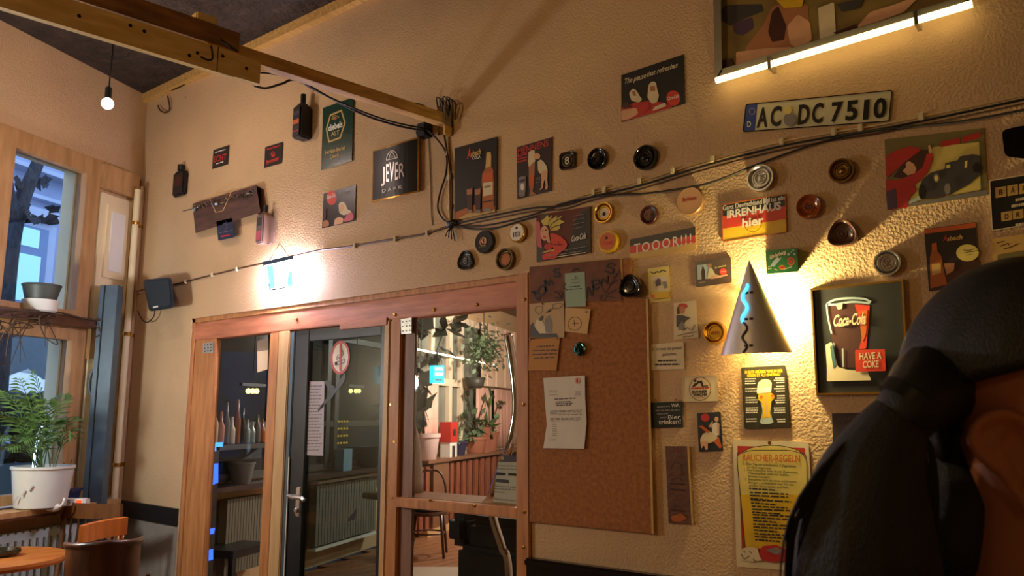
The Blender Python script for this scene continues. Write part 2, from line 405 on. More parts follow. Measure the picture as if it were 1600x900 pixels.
# door
dr = root('door_1', 'glass door with dark green frame', None, (xs[4], D+.05, 0), kind='structure')
M('door_dark', (30,33,32), .4, var=.25, vs=12)
dl, dd = xs[4]+.005, xs[5]-.004
obj('stile', *bbox((dl, D+.015, .01), (X(452,640), D+.06, 1.965), .004), MATS['steel_grey'], dr)
obj('stile', *bbox((X(452.5,640), D+.02, .01), (X(474,640), D+.055, 1.965), .004), MATS['door_dark'], dr)
obj('stile', *bbox((dd-.03, D+.02, .01), (dd, D+.055, 1.965), .004), MATS['door_dark'], dr)
obj('top_rail', *bbox((X(474,640), D+.02, 1.90), (dd-.03, D+.055, 1.965), .004), MATS['door_dark'], dr)
obj('bottom_rail', *bbox((X(474,640), D+.02, .01), (dd-.03, D+.055, .20), .004), MATS['door_dark'], dr)
obj('door_glass', *box((X(474,640)-.01, D+.036, .19), (dd-.02, D+.042, 1.91)), MATS['pane_glass_dim'], dr)
obj('edge_strip', *box((X(452,640)-.002, D+.010, .55), (X(452,640)+.004, D+.016, 1.25)), MATS['white_paint'], dr)
hp = W(467, 775, -.02)
hn = obj('handle', *cat_(bbox((hp.x-.022, hp.y-.008, hp.z-.11), (hp.x+.022, hp.y+.004, hp.z+.05), .006), tube([hp+Vector((0,0,.0)), hp+Vector((0,-.05,0)), hp+Vector((.02,-.062,0)), hp+Vector((.10,-.062,0)), hp+Vector((.125,-.062,-.012))], .011, 10, 4), tube([hp+Vector((-.06,-.03,0)), hp+Vector((0,-.03,0))], .010, 10)), M('satin_steel', (205,200,190), .3, .8, var=.05), dr, True, autos=40)
obj('lock_cylinder', *lathe(hp+Vector((0,-.008,-.075)), (0,-1,0), [(.014,0),(.014,.012),(.010,.014)], 14), MATS['steel'], hn)
obj('door_closer', *bbox((X(507,525), D+.055, 1.895), (X(545,525), D+.09, 1.955), .006), M('wood_block', (140,92,62), .5, rgb2=(110,70,44)), dr)
# no smoking sticker on the door glass
ns = Sign('no_smoking_sign', 'round red and white no smoking sticker on the door glass', 'sign', ell(531.5,558.5,15,26.5,32,.06), .002, M('sticker_red', (190,40,34), .45, var=.1), off=-.0345)
ns.ell('disc', (531.8,558.5), 12, 22.3, M('sticker_white', (228,214,186), .5, var=.05), .06)
ns.poly('cigarette', [(524,566),(538.5,561.5),(538.5,566),(524,570.5)], MATS['paper'])
ns.strokes('cigarette_outline', [[(524,566),(538.8,561.5)],[(538.8,561.5),(538.8,566.2)],[(538.8,566.2),(524,570.6)]], .9, MATS['ink'], 0)
ns.poly('cigarette_tip', [(523,566),(527,564.8),(527,569.5),(523,570.8)], MATS['ink'])
ns.strokes('smoke', [[(526.5,563),(526.5,558),(529,554.5),(533,554),(534.5,551),(532,547.5)], [(529.5,561),(530,557.5),(534,556.5),(536.5,552),(534.5,546.5),(531,543.5)]], .9, MATS['ink'], 5)
ns.poly('bar', [(530.6,537),(533.2,537),(532.6,580),(530,580)], MATS['sticker_red'])
# notice and bird stickers on the door glass
nt_ = Sign('door_notice', 'long narrow printed notice taped to the door glass', 'notice', [(476,596),(507,596),(505,712),(473,711)], .001, M('notice_paper', (186,176,176), .8, var=.06), off=-.0345)
nt_.lines('small_print', [(479+i%2, y, 503-(i%3)*2, y-.3) for i, y in enumerate(range(604,705,5))], 1.4, M('grey_ink', (112,104,104), .8))
nt_.poly('red_mark', [(477,595),(485,595),(485,601),(477,601)], M('red_mark', (196,72,72), .7))
bird = [(539,583),(533,590),(529,598),(524,606),(516,614),(509,624),(501,634),(497,640),(496,644),(500,641),(506,635),(512,627),(517,624),(523,615),(530,607),(536,599),(540,590)]
wing = [(509,601),(506,596),(511,594),(517,601),(524,604),(518,614),(512,606)]
bs = Sign('bird_sticker', 'large black bird silhouette sticker below the no smoking sign', 'sticker', bird, .001, MATS['black_plastic'], off=-.0345)
bs.poly('wing', wing, MATS['black_plastic'])
bs2 = Sign('bird_sticker', 'small black bird silhouette sticker low on the door glass', 'sticker', [(556,794),(552,801),(546,807),(543,813),(546,815),(549,812),(552,815),(555,809),(558,800)], .001, MATS['black_plastic'], off=-.0345)
# paper taped to the left pane
pp_ = Sign('cream_paper', 'blank cream paper taped inside the left pane', 'paper', [(402,549),(419,547),(418,577),(402,582)], .001, M('cream_paper', (226,200,160), .8), off=-.0325)
pp_.poly('upper_sheet', [(402,533),(419,527),(419,547),(402,549)], M('grey_paper', (150,130,110), .8))
# right window: pane, rail
w2 = root('window_2', 'large pane right of the door with a mid rail', None, (xs[8], D+.06, 0), kind='structure')
obj('pane', *box((xs[8]-.01, D+.034, .05), (xs[9]+.01, D+.040, 1.98)), MATS['pane_glass'], w2)
zr0, zr1 = Zp(720,802), Zp(720,786)
rl = obj('mid_rail', *bbox((xs[7], D-.005, zr0), (xs[9], D+.05, zr1), .005), MATS['wood_frame'], w2)
for px, py in ((672,781),(741,790)):
    obj('screw', *lathe(W(px, py, .005), (0,-1,0), [(.008,-.002),(.008,.003),(.004,.005)], 10), MATS['brass'], rl)
obj('bottom_rail', *bbox((xs[8], D+.02, 0), (xs[9], D+.05, .12), .004), MATS['wood_frame'], w2)

# ------------------------------------------------------------------ street window: two sashes in one opening
def wbar(name, t0, t1, z0, z1, o0, o1, mt, par, bv=.006):
    c = (SP(t0,z0,o0) + SP(t1,z1,o1)) / 2
    return obj(name, *obox(c, -FD*((t1-t0)/2), FN*((o1-o0)/2), Vector((0,0,(z1-z0)/2)), 0), mt, par)
w3 = root('window_3', 'upper street window in a wooden frame', None, SP(.8, 2.12, 0), kind='structure')
WM = MATS['wood_window']
wbar('stile', T0, .515, 2.08, ZW1, -.07, .02, WM, w3); wbar('stile', 1.065, T1, 2.08, ZW1, -.07, .02, WM, w3)
wbar('top_rail', .515, 1.065, 3.12, ZW1, -.07, .02, WM, w3); wbar('bottom_rail', .515, 1.065, 2.08, 2.17, -.07, .02, WM, w3)
wbar('glass_pane', .505, 1.075, 2.16, 3.13, -.035, -.03, MATS['pane_glass'], w3)
w4 = root('window_4', 'lower street window in a wooden frame', None, SP(.8, .93, 0), kind='structure')
wbar('stile', T0, .515, .95, 2.06, -.07, .02, WM, w4); wbar('stile', 1.065, T1, .95, 2.06, -.07, .02, WM, w4)
wbar('top_rail', .515, 1.065, 1.975, 2.06, -.07, .02, WM, w4); wbar('bottom_rail', .515, 1.065, .95, 1.01, -.07, .02, WM, w4)
wbar('glass_pane', .505, 1.075, 1.0, 1.985, -.035, -.03, MATS['pane_glass'], w4)
# outer box of the double window, cream
w5 = root('trim_14', 'cream outer reveal of the street window', None, SP(.8, .93, -.2), kind='structure')
for nm, a in (('reveal', (T0+.001, .53, ZW0+.001, ZW1-.001, -.17, -.07)), ('reveal', (1.05, T1-.001, ZW0+.001, ZW1-.001, -.17, -.07)), ('head', (.53, 1.05, 3.14, ZW1-.001, -.17, -.07)), ('mid_bar', (.53, 1.05, 2.0, 2.14, -.165, -.10))):
    wbar(nm, *a, MATS['cream_paint'], w5)
# ledge between the sashes with frame moulding, window board
lg = root('trim_15', 'brown ledge between the upper and lower street window', None, SP(.8, 2.06, .05), kind='structure')
wbar('ledge', .28, T1+.2, 2.06, 2.12, 0, .11, MATS['wood_dark'], lg); wbar('corbel', .36, .40, 1.86, 2.06, 0, .05, WM, lg)
sb_ = root('trim_16', 'window board under the lower street window', None, SP(.8, .89, .1), kind='structure')
wbar('window_board', .18, 2.6, .90, .93, -.02, .20, WM, sb_); wbar('edge', .18, 2.6, .885, .90, .15, .21, MATS['wood_dark'], sb_)
# panelled cream shutter beside the window
sh = root('window_shutter', 'cream panelled wooden shutter folded beside the street window', 'shutter', SP(.24, .93, .01))
wbar('board', .10, .385, .94, 3.02, 0, .03, MATS['cream_paint'], sh)
for z0, z1 in ((2.43, 2.95), (1.62, 2.34), (1.0, 1.54)):
    pn = wbar('panel', .145, .335, z0, z1, .03, .045, MATS['cream_paint'], sh)
    wbar('moulding', .18, .30, z0+.05, z1-.05, .045, .052, MATS['white_paint'], pn)
wbar('hinge_strip', .09, .102, .94, 3.02, .0, .04, MATS['brass'], sh)
struct('trim_17', obox((SP(.24, 3.05, .03)+SP(.24,3.22,.03))/2, -FD*.16, FN*.03, Vector((0,0,.085))), WM)

# ------------------------------------------------------------------ beam and timbers overhead
bd = Vector((-2.80, 1.70, 0)) - Vector((-2.636, D, 0)); bd.normalize()
bx = Vector((-bd.y, bd.x, 0))
def timber(name, label, a, b, w_, h_, z, side, mt, cat='beam', grp=None):
    p = Vector((-2.636, D, z)) + bd*a + bx*side; q = Vector((-2.636, D, z)) + bd*b + bx*side
    r = root(name, label, cat, (p+q)/2, grp)
    obj('timber', *obox((p+q)/2, bd*((b-a)/2), bx*(w_/2), Vector((0,0,h_/2)), .06), mt, r); return r, p, q
timber('ceiling_batten', 'thin wooden batten running from the back wall towards the room', 0, 1.25, .055, .055, 2.95, 0, MATS['wood_beam'])
timber('ceiling_beam', 'long brown timber above the side board at upper left', 1.12, 4.6, .085, .085, 2.985, -.01, MATS['wood_beam_dark'])
sbz = 2.868
r_, p, q = timber('side_board', 'pale board with screw holes fixed along the overhead timber', .04+1.0, 4.6, .03, .104, sbz, .050, MATS['wood_beam_light'])
for a, dz in ((1.10,.0),(1.20,.02),(1.30,.0),(1.33,-.02),(1.50,.02),(1.55,.025),(1.72,.0),(1.88,.02),(2.0,-.01)):
    c = Vector((-2.636, D, sbz+dz)) + bd*a + bx*(.050+.0155)
    obj('hole', *lathe(c, bx, [(.007,-.001),(.007,.0008)], 10), MATS['hole'], r_)
obj('joint_line', *obox(Vector((-2.636, D, sbz)) + bd*1.22 + bx*.0655, bd*.0015, bx*.001, Vector((0,0,.052))), MATS['hole'], r_)
hk = Vector((-2.636, D, sbz)) + bd*1.25 + bx*.067
single('wall_hook', 'bent dark hook hanging from the side board', 'hook', tube([hk+Vector((0,0,.045)), hk+bx*.012+Vector((0,0,.02)), hk+bx*.02+Vector((0,0,-.015)), hk+bx*.02+bd*.02+Vector((0,0,-.025)), hk+bx*.018+bd*.045+Vector((0,0,-.02))], .004, 8, 4), MATS['black_plastic'], smooth=True)
c0 = FL(310, 45, 3.06) - Vector((.02,0,.03))
single('cross_timber', 'short pale timber block lying on top of the brown beam', 'beam', obox(c0 + Vector((.02,0,.03)), bx*.09, bd*.045, Vector((0,0,.03)), .1), MATS['wood_beam_light'])
single('rafter', 'yellowish rafter crossing above the beam at the top edge', 'beam', obox(Vector((-2.5, .95, 3.33)), Vector((1.9,.1,0)), Vector((-.004,.075,0)), Vector((0,0,.075)), .06), MATS['wood_beam'])
single('rafter', 'dark rafter behind the yellowish one at the upper left', 'beam', obox(Vector((-2.7, 1.32, 3.40)), Vector((.8,.05,0)), Vector((-.004,.06,0)), Vector((0,0,.06)), .06), MATS['wood_beam_dark'])
struct('trim_18', obox(Vector((-3.0, D-.025, H-.03)), Vector((3.2,0,0)), Vector((0,.025,0)), Vector((0,0,.03))), MATS['wood_beam'])

# ------------------------------------------------------------------ back room shell
M('curtain_pink', (228,184,164), .8, rgb2=(204,150,130), vs=6, stretch=(8,8,.3))
M('wall_pale', (205,186,164), .8, var=.06, vs=4)
struct('wall_back_room_right', box((-1.2, D+.15, 0), (-1.05, 13.1, 3.3)), MATS['wall_pale'])
struct('wall_back_room_end', box((-9.7, 13.0, 0), (-1.05, 13.1, 3.3)), MATS['wall_pale'])
struct('ceiling_back_room', room_poly(D+.15, 13.1, -1.05, 3.3, 3.4), M('ceiling_dim', (120,96,74), .8, var=.1))

# ------------------------------------------------------------------ street outside
M('facade', (150,160,186), .85, var=.08, vs=3, bump=.2, bs=30)
M('facade_trim', (176,184,204), .8, var=.08, vs=3)
M('asphalt', (70,74,80), .9, var=.2, vs=12)
OD = 6.5
def O(x, y, off=0.0): return onp(x, y, FP - FN*(OD-off), FN)
def ow(name, par, p, q, o0, o1, mt, bv=0):
    a, b = O(*p, o0), O(*q, o0); xm_ = max(20, (p[0]+q[0])/2); a.z = O(xm_, p[1], o0).z; b.z = O(xm_, q[1], o0).z; h = (b - a); u = FD * h.dot(FD)
    return obj(name, *slab([a, a+u, a+u+Vector((0,0,h.z)), a+Vector((0,0,h.z))], [v + FN*(o1-o0) for v in (a, a+u, a+u+Vector((0,0,h.z)), a+Vector((0,0,h.z)))]), mt, par)
bl = root('apartment_building', 'bluish rendered building across the street seen through the window', 'building', FP - FN*(OD+.2) + Vector((0,0,-.1)))
c = FP - FN*(OD+.15)
obj('facade_wall', *slab([c - FD*8 + Vector((0,0,-.1)), c + FD*22 + Vector((0,0,-.1)), c + FD*22 + Vector((0,0,11)), c - FD*8 + Vector((0,0,11))], [v - FN*.3 for v in (c - FD*8 + Vector((0,0,-.1)), c + FD*22 + Vector((0,0,-.1)), c + FD*22 + Vector((0,0,11)), c - FD*8 + Vector((0,0,11)))]), MATS['facade'], bl)
M('lit_pane', (150,205,220), .4, emit=.55)
M('frame_blue', (110,130,165), .6, var=.06)
for k, (dx, dy) in enumerate(((0,0),)):
    wf = ow('window', bl, (14+dx, 345+dy), (72+dx, 482+dy), -.15, -.08, MATS['facade_trim'])
    ow('casement', wf, (19+dx, 352+dy), (64+dx, 476+dy), -.08, -.05, MATS['frame_blue'])
    ow('pane', wf, (20+dx, 355+dy), (60+dx, 384+dy), -.05, -.04, MATS['lit_pane'])
    ow('pane', wf, (15+dx, 396+dy), (57+dx, 470+dy), -.05, -.04, MATS['lit_pane'])
    ow('hood', wf, (10+dx, 326+dy), (78+dx, 342+dy), -.15, .05, MATS['facade_trim'])
ow('cornice', bl, (-150,255), (140,262), -.15, .10, MATS['facade_trim'])
ow('string_course', bl, (-150,296), (140,302), -.15, .0, MATS['facade_trim'])
ow('dark_arch', bl, (-60, 470), (110, 600), -.15, -.12, MATS['steel_grey'])
cs = FP - FN*3.4
single('street', 'grey street surface outside the window', 'street', slab([cs - FD*8 - FN*3.2 + Vector((0,0,-.25)), cs + FD*22 - FN*3.2 + Vector((0,0,-.25)), cs + FD*22 + FN*3.0 + Vector((0,0,-.25)), cs - FD*8 + FN*3.0 + Vector((0,0,-.25))], [v + Vector((0,0,.1)) for v in (cs - FD*8 - FN*3.2 + Vector((0,0,-.25)), cs + FD*22 - FN*3.2 + Vector((0,0,-.25)), cs + FD*22 + FN*3.0 + Vector((0,0,-.25)), cs - FD*8 + FN*3.0 + Vector((0,0,-.25)))]), MATS['asphalt'], kind='structure')
# tree in front of it
def O2(x, y, d): return onp(x, y, FP - FN*d, FN)
tr = root('street_tree', 'thick forked tree trunk outside the upper street window', 'tree', O2(20, 700, 2.4))
bt = O2(8, 480, 2.4); bt0 = Vector((bt.x, bt.y, -.16))
M('bark', (62,66,74), .9, rgb2=(40,42,48), vs=14, stretch=(3,3,.8), bump=.8, bs=25, dist=.03)
obj('trunk', *cat_(tube([bt0, (bt0+O2(4,480,2.4))/2, O2(4,480,2.4), O2(16,380,2.4), O2(32,320,2.4), O2(56,262,2.4), O2(85,190,2.4)], [.16,.12,.10,.09,.075,.06,.05], 10, 5), tube([O2(22,345,2.4), O2(10,300,2.4), O2(2,240,2.4), O2(-10,180,2.4)], [.09,.07,.05], 8, 4)), MATS['bark'], tr, True)
for k in range(26):
    a = O2(random.uniform(20,88), random.uniform(318,345) if k < 18 else random.uniform(270,290), 2.4 + random.uniform(-.15,.15))
    u = Vector((random.uniform(-1,1), random.uniform(-1,1), random.uniform(-1,1))).normalized()*.07; v = u.cross(FN).normalized()*.045
    obj('leaf', *cat_(face([a-u, a+v*.8-u*.3, a+u, a-v-u*.2]), face([a-u*.5+v, a+u*.8+v*1.8, a+u*.6-v*.2])), MATS['bark'], tr)
# white awning of a stall across the pavement, seen through the lower window
aw = root('white_awning', 'white market awning with scalloped edge outside the lower window', 'awning', O2(30, 640, 3.2))
M('awning_white', (225,228,228), .7, var=.04, emit=0)
A0, A1, A2, A3 = O2(-30,572,3.0), O2(84,590,3.0), O2(84,620,2.3), O2(-30,616,2.3)
rowp = [A0.lerp(A1, i/8) + Vector((0,0,.05*math.sin(i/8*math.pi*4))) for i in range(9)]
obj('canopy', *slab(rowp + [A2, A3], [v - Vector((0,0,.012)) for v in rowp + [A2, A3]]), MATS['awning_white'], aw)
obj('valance', *slab([A3, A2, O2(84,622,2.3), O2(-30,618,2.3)], [v - FN*.01 for v in (A3, A2, O2(84,622,2.3), O2(-30,618,2.3))]), MATS['awning_white'], aw)
for px in (-22, 80):
    g = O2(px, 600, 2.35); obj('pole', *tube([Vector((g.x, g.y, -.15)), g], .02, 8), MATS['white_paint'], aw)
hg = root('hedge', 'dark green hedge behind the palm outside the lower window', 'hedge', O2(40, 700, 2.0))
Hs = []
for k in range(90):
    Hs.append(ball(O2(random.uniform(-40,86), random.uniform(622,720), 2.0+random.uniform(-.1,.1)), random.uniform(.05,.1), 6))
obj('foliage', *cat_(*Hs), MATS['foliage_dark'], hg); hg.children[0]['kind'] = 'stuff'
gb = O2(40, 720, 2.0); obj('planter', *obox(Vector((gb.x, gb.y, gb.z/2-.08)), FD*.9, FN*.2, Vector((0,0,gb.z/2+.07))), MATS['steel_grey'], hg)
# ------------------------------------------------------------------ printed tin signs on the back wall
SG = dict(spec=.6)
M('tin_black', (20,18,18), .42, var=.15, vs=20)
M('tin_dark', (38,34,36), .35, var=.15, vs=20)
M('tin_green', (18,60,44), .25, var=.12, vs=20, coat=.4)
M('tin_brown', (60,42,26), .35, var=.1)
M('tin_maroon', (92,26,28), .32, var=.15, vs=10)
for n, c in dict(red=(188,44,36), bright_red=(214,58,34), orange=(206,96,36), white=(232,226,210), cream=(222,206,166), gold=(206,168,92), yellow=(228,184,30), pale_yellow=(226,206,110), skin=(222,170,128), skin_dark=(176,116,74), blue=(34,62,140), teal=(70,110,110), grey=(130,126,120), dgrey=(64,60,58), green=(36,112,66), olive=(122,112,60), purple=(84,60,84), cola=(70,32,22), pink=(206,96,110), sky=(170,190,190), amber=(176,96,34), blonde=(212,190,86)).items():
    M('p_' + n, c, .45, var=.10, vs=20)
P = lambda n: MATS['p_' + n]
TB = MATS['tin_black']
def coke_disc(s, c, rx, ry, rot=0, name='red_disc'):
    d = s.ell(name, c, rx, ry, P('bright_red'), rot); return d

# small dark square signs, far left
z = zc(320, 215, 12.3)
s = Sign('small_tin_sign', 'small dark tin sign with one big red word and white lines, left of the two', 'sign', [(165,240),(468,140),(442,515),(138,608)], .005, MATS['tin_dark'], 1.2, z)
s.txt('ECHT', (170,475), (415,415), 110, P('red'), bold=.02, up=(.05,-1)); s.lines('small_print', [(200,295,395,235),(215,515,360,470)], 1.3, P('white'))
s = Sign('small_tin_sign', 'small dark tin sign with red emblem and red script, right of the two', 'sign', [(1160,185),(1502,80),(1478,492),(1138,585)], .005, MATS['tin_dark'], .8, z)
s.txt('Jägermeister', (1180,510), (1425,425), 75, P('bright_red'), bold=.02); s.lines('headline', [(1190,245,1455,160)], 2.2, P('red')); s.ell('emblem', (1312,320), 40, 55, P('red')); s.ell('emblem_centre', (1312,300), 16, 24, MATS['tin_dark'])

# green beer sign
z = zc(495, 140, 6.43)
s = Sign('beer_sign', 'tall dark green enamel beer sign reading diebels ALT', 'sign', [(62,185),(368,76),(352,715),(42,812)], .010, MATS['tin_green'], .8, z, rim=(4.5,.004,MATS['tin_green']))
hx = [(132,250),(250,200),(290,330),(240,490),(118,535),(90,395)]
s.poly('hexagon', hx, P('gold')); s.poly('hexagon_field', [(140,266),(242,222),(276,332),(230,476),(126,516),(104,396)], MATS['tin_green'])
s.txt('diebels', (116,418), (258,372), 62, P('white'), bold=.03, name='lettering'); s.txt('ALT', (143,470), (226,447), 42, P('gold'), bold=.02)
s.strokes('arch_emblem', [[(152,300),(165,272),(186,262),(208,268),(222,280)],[(166,302),(176,284),(190,280),(204,290)]], 1.1, P('gold')); s.ell('emblem_dot', (184,296), 10, 10, P('red'))
s.txt('Herzhaft-frischer', (84,655), (290,598), 42, P('gold'), bold=.015); s.txt('Genuß.', (134,698), (226,672), 42, P('gold'), bold=.015)

# square drink sign with a red disc (figure kept as plain shapes)
z = zc(495, 280, 10.59)
s = Sign('drink_sign', 'small square dark tin sign with a red disc at its upper left corner', 'sign', [(112,240),(645,90),(632,690),(85,815)], .006, MATS['tin_dark'], .8, z)
coke_disc(s, (245,308), 82, 118); s.txt('Coca-Cola', (172,328), (304,290), 62, P('white'), .3, .02); s.txt('For me', (355,275), (555,232), 70, P('grey'), .3, .01)
s.poly('pale_shape', [(360,410),(400,372),(455,380),(490,440),(505,500),(560,520),(580,560),(440,600),(370,560)], P('cream'), 3); s.poly('skin_shape', [(378,425),(430,400),(455,470),(420,540),(375,560)], P('skin'), 2)
s.poly('red_shape', [(520,560),(585,545),(615,610),(600,670),(470,710),(430,690)], P('pink'), 3); s.poly('lower_pale_shape', [(300,660),(370,620),(440,650),(430,730),(280,760)], P('skin'), 2)
s.poly('left_shape', [(105,700),(150,670),(200,700),(205,770),(100,795)], P('skin_dark'), 2); s.poly('bottle_shape', [(118,500),(150,490),(155,640),(110,660)], P('cola'), 1)

# curved black beer mirror sign in a gold frame
z = zc(570, 205, 7.5)
def Wc(x, y, off=0.0):                # convex face: bulges in the middle
    u = (x - 582) / 78.0; return W(x, y, off + .035 * max(0, 1 - (2*u - 1) ** 2))
fr = root('beer_mirror', 'black convex beer sign in a gold frame reading JEVER DARK', 'sign', W(620, 315, 0))
def strip_px(quad, pl, off, k=10):
    tl, tr, br, bl_ = [Vector(q) for q in quad]; V = []
    for i in range(k+1):
        a = tl.lerp(tr, i/k); b = bl_.lerp(br, i/k); V += [pl(a.x, a.y, off), pl(b.x, b.y, off), pl(a.x, a.y, 0) if False else W(a.x, a.y, 0), W(b.x, b.y, 0)]
    Fc = []
    for i in range(k):
        a, b = 4*i, 4*i+4; Fc += [(a, b, b+1, a+1), (a, b, b+2, a+2), (a+1, b+1, b+3, a+3), (a+2, b+2, b+3, a+3)]
    Fc += [(0,1,3,2), (4*k, 4*k+1, 4*k+3, 4*k+2)]
    return V, Fc
obj('gold_frame', *strip_px(z([(92,235),(640,75),(632,712),(78,835)]), Wc, .012), MATS['brass'], fr)
obj('black_face', *strip_px(z([(98,240),(612,92),(606,695),(90,815)]), Wc, .014), TB, fr)
s = Sign('x', '', '', [(0,0),(1,0),(0,1)], .0, TB, 0, z, parent=fr, pl=Wc); bpy.data.objects.remove(s.body); s.t = .0145
for ch, bl0, br0, h in (('J',(190,585),(236,588),170),('E',(250,588),(282,588),205),('V',(288,586),(344,578),222),('E',(354,572),(388,560),205),('R',(400,554),(464,526),170)):
    s.txt(ch, bl0, br0, h, M('mirror_silver', (214,208,200), .3, .5, var=.1), bold=.01)
s.txt('DARK', (202,722), (436,668), 38, P('white'), bold=.005, space=1.5)
s.strokes('crest', [[(252,340),(262,290),(285,250),(318,228),(350,240),(372,270),(384,310)],[(252,340),(300,330),(384,310)],[(280,325),(290,285),(318,240)],[(318,240),(345,280),(360,315)]], 1.3, P('white'))
s.poly('crest_fill', [(285,320),(300,285),(325,275),(350,310)], P('grey'))

# Asbach sign with bottle
z = zc(700, 205, 6)
s = Sign('spirit_sign', 'tall black convex tin sign with a brandy bottle and two glasses reading Asbach COLA', 'sign', [(62,160),(458,52),(452,760),(66,838)], .012, MATS['tin_black'], .8, z, rim=(2.2,.004,M('rim_brown', (66,40,34), .3, .3, var=.2)))
s.poly('floor_shade', [(70,830),(70,760),(250,690),(310,730),(440,700),(440,755)], P('amber')); s.poly('floor_light', [(100,815),(200,765),(330,760),(440,735),(440,755),(120,826)], P('gold'), 1)
bt_ = s.poly('bottle', [(362,200),(400,192),(406,235),(404,330),(424,360),(432,480),(428,735),(400,752),(345,755),(322,735),(316,470),(320,400),(342,365),(356,300),(358,240)], P('amber'), .8)
s.poly('bottle_foil', [(362,200),(400,192),(406,235),(403,330),(352,345),(358,240)], P('gold'), .5); s.poly('bottle_label', [(330,485),(420,470),(418,590),(330,612)], P('cream'), .6); s.poly('bottle_drink', [(330,395),(420,380),(420,465),(330,478)], P('orange'), .6)
s.txt('Asbach', (338,535), (398,520), 22, P('cola'), .2); s.poly('bottle_band', [(326,660),(424,640),(424,652),(326,672)], P('cola')); s.ell('bottle_base', (366,738), 42, 16, P('grey'))
for x in (168, 245):
    s.poly('glass', [(x,545),(x+64,525),(x+56,745),(x+18,770)], P('cola'), .6); s.poly('ice', [(x+6,550),(x+60,535),(x+56,590),(x+10,600)], P('skin_dark'), .8); s.ell('glass_base', (x+38,752), 24, 16, P('grey'))
s.txt('A', (178,258), (214,248), 88, P('bright_red'), .2, .03); s.txt('sbach', (214,238), (310,212), 50, P('gold'), .1, .03); s.txt('COLA', (228,268), (304,250), 30, P('white'), bold=.02)

# Mennens sign
z = zc(800, 205, 7.83)
s = Sign('talc_sign', 'narrow dark purple tin sign with a bending figure and tall glass reading MENNENS', 'sign', [(58,198),(492,70),(484,730),(64,832)], .005, M('tin_purple', (48,32,40), .4, var=.15), .4, z)
s.txt('MENNENS', (68,290), (448,178), 78, P('red'), bold=.02); s.lines('small_red_print', [(64,320,185,285),(64,355,185,325),(64,390,185,360)], 2.6, P('red'))
s.poly('beer_glass', [(198,260),(230,235),(275,230),(285,300),(275,560),(268,680),(250,735),(300,775),(210,792),(225,735),(208,660),(205,460)], P('skin_dark'), 1); s.poly('foam', [(200,262),(230,238),(274,228),(285,370),(262,380),(205,440),(196,380)], P('cream'), 1); s.poly('glass_drink', [(208,560),(272,545),(264,680),(215,690)], P('orange'), 1)
s.ell('head', (305,305), 42, 40, P('skin')); s.poly('coat', [(312,370),(350,345),(385,370),(420,420),(438,480),(420,500),(395,500),(340,520),(318,480)], P('cream'), 1.5); s.poly('legs', [(385,480),(436,480),(432,600),(440,690),(425,715),(402,712),(412,660),(398,590),(388,620),(380,690),(352,720),(336,718),(360,680),(358,560),(352,510)], P('skin'), 1)
cn = s.poly('tin_can', [(80,570),(125,548),(170,552),(172,600),(160,790),(120,802),(82,790)], P('grey'), 1.2); s.ell('can_emblem', (126,680), 22, 45, P('white')); s.poly('can_band', [(90,600),(165,580),(160,612),(88,630)], P('purple')); s.lines('caption', [(285,585,345,570),(285,605,345,590),(285,635,345,622)], 1.2, P('grey'))

# Coca-Cola calendar sign
z = zc(830, 315, 9)
s = Sign('calendar_sign', 'dark maroon tin calendar sign with a stylised blonde woman in red', 'sign', [(72,190),(832,66),(836,722),(76,850)], .007, MATS['tin_maroon'], .6, z)
s.poly('dark_corner', [(600,300),(700,150),(826,78),(830,718),(420,782),(560,560)], MATS['tin_black'], 5); s.poly('lower_left_dark', [(78,620),(180,640),(200,820),(80,842)], P('dgrey'), 1); s.poly('top_dark', [(130,195),(230,170),(240,215),(140,240)], P('dgrey'))
s.poly('pink_scarf', [(76,270),(120,290),(135,420),(150,660),(90,630),(74,480)], P('pink'), 1)
s.poly('hair', [(135,270),(180,240),(235,185),(245,240),(290,190),(285,250),(370,190),(350,240),(440,195),(400,250),(470,285),(400,320),(415,360),(380,400),(270,415),(250,330),(170,335)], P('blonde'), 1)
s.ell('face', (188,445), 58, 105, P('skin'), 0); s.poly('neck', [(215,520),(250,470),(270,585),(225,570)], P('skin')); s.ell('lips', (186,500), 24, 12, P('red')); s.ell('eye', (205,400), 13, 8, MATS['ink']); s.ell('eye', (160,410), 11, 7, MATS['ink'])
s.poly('dress', [(262,450),(310,445),(420,490),(500,570),(510,620),(470,680),(380,740),(340,800),(160,820),(150,750),(330,690),(300,640),(280,580)], P('bright_red'), 2.2); s.ell('gloved_hand', (240,635), 58, 46, P('red')); s.poly('cuff', [(130,730),(210,690),(320,670),(330,690),(220,715)], P('gold'))
s.strokes('hair_strands', [[(250,380),(300,300),(400,235)],[(260,400),(320,350),(410,330)],[(245,330),(250,270),(290,215)]], .9, MATS['ink']); s.strokes('arm_fold', [[(300,600),(380,610),(440,600)],[(370,560),(390,600)]], .9, MATS['ink'])
s.txt('Coca-Cola', (568,565), (770,515), 82, P('white'), .35, .02)
s.lines('calendar_months', [(596,y,745,y-30) for y in (210,265,325,385)], 1.0, P('grey')); s.lines('calendar_days', [(420,700,760,640),(240,775,720,700)], 1.4, P('grey')); s.lines('highlight_strip', [(350,785,760,722)], 1.2, P('cream'), words=False)

# TOOOR sign
z = zc(820, 200, 3.913)
s = Sign('football_sign', 'long black red and gold flag sign reading TOOOR', 'sign', [(640,680),(1043,603),(1046,748),(642,806)], .005, P('gold'), .5, z)
s.poly('black_stripe', [(641,681),(1043,604),(1044,655),(641,722)], MATS['tin_black']); s.poly('red_stripe', [(641,722),(1044,655),(1045,700),(642,768)], P('bright_red'))
s.txt('TOOOR!!!', (668,768), (1018,705), 58, P('white'), bold=.01, space=1.25)

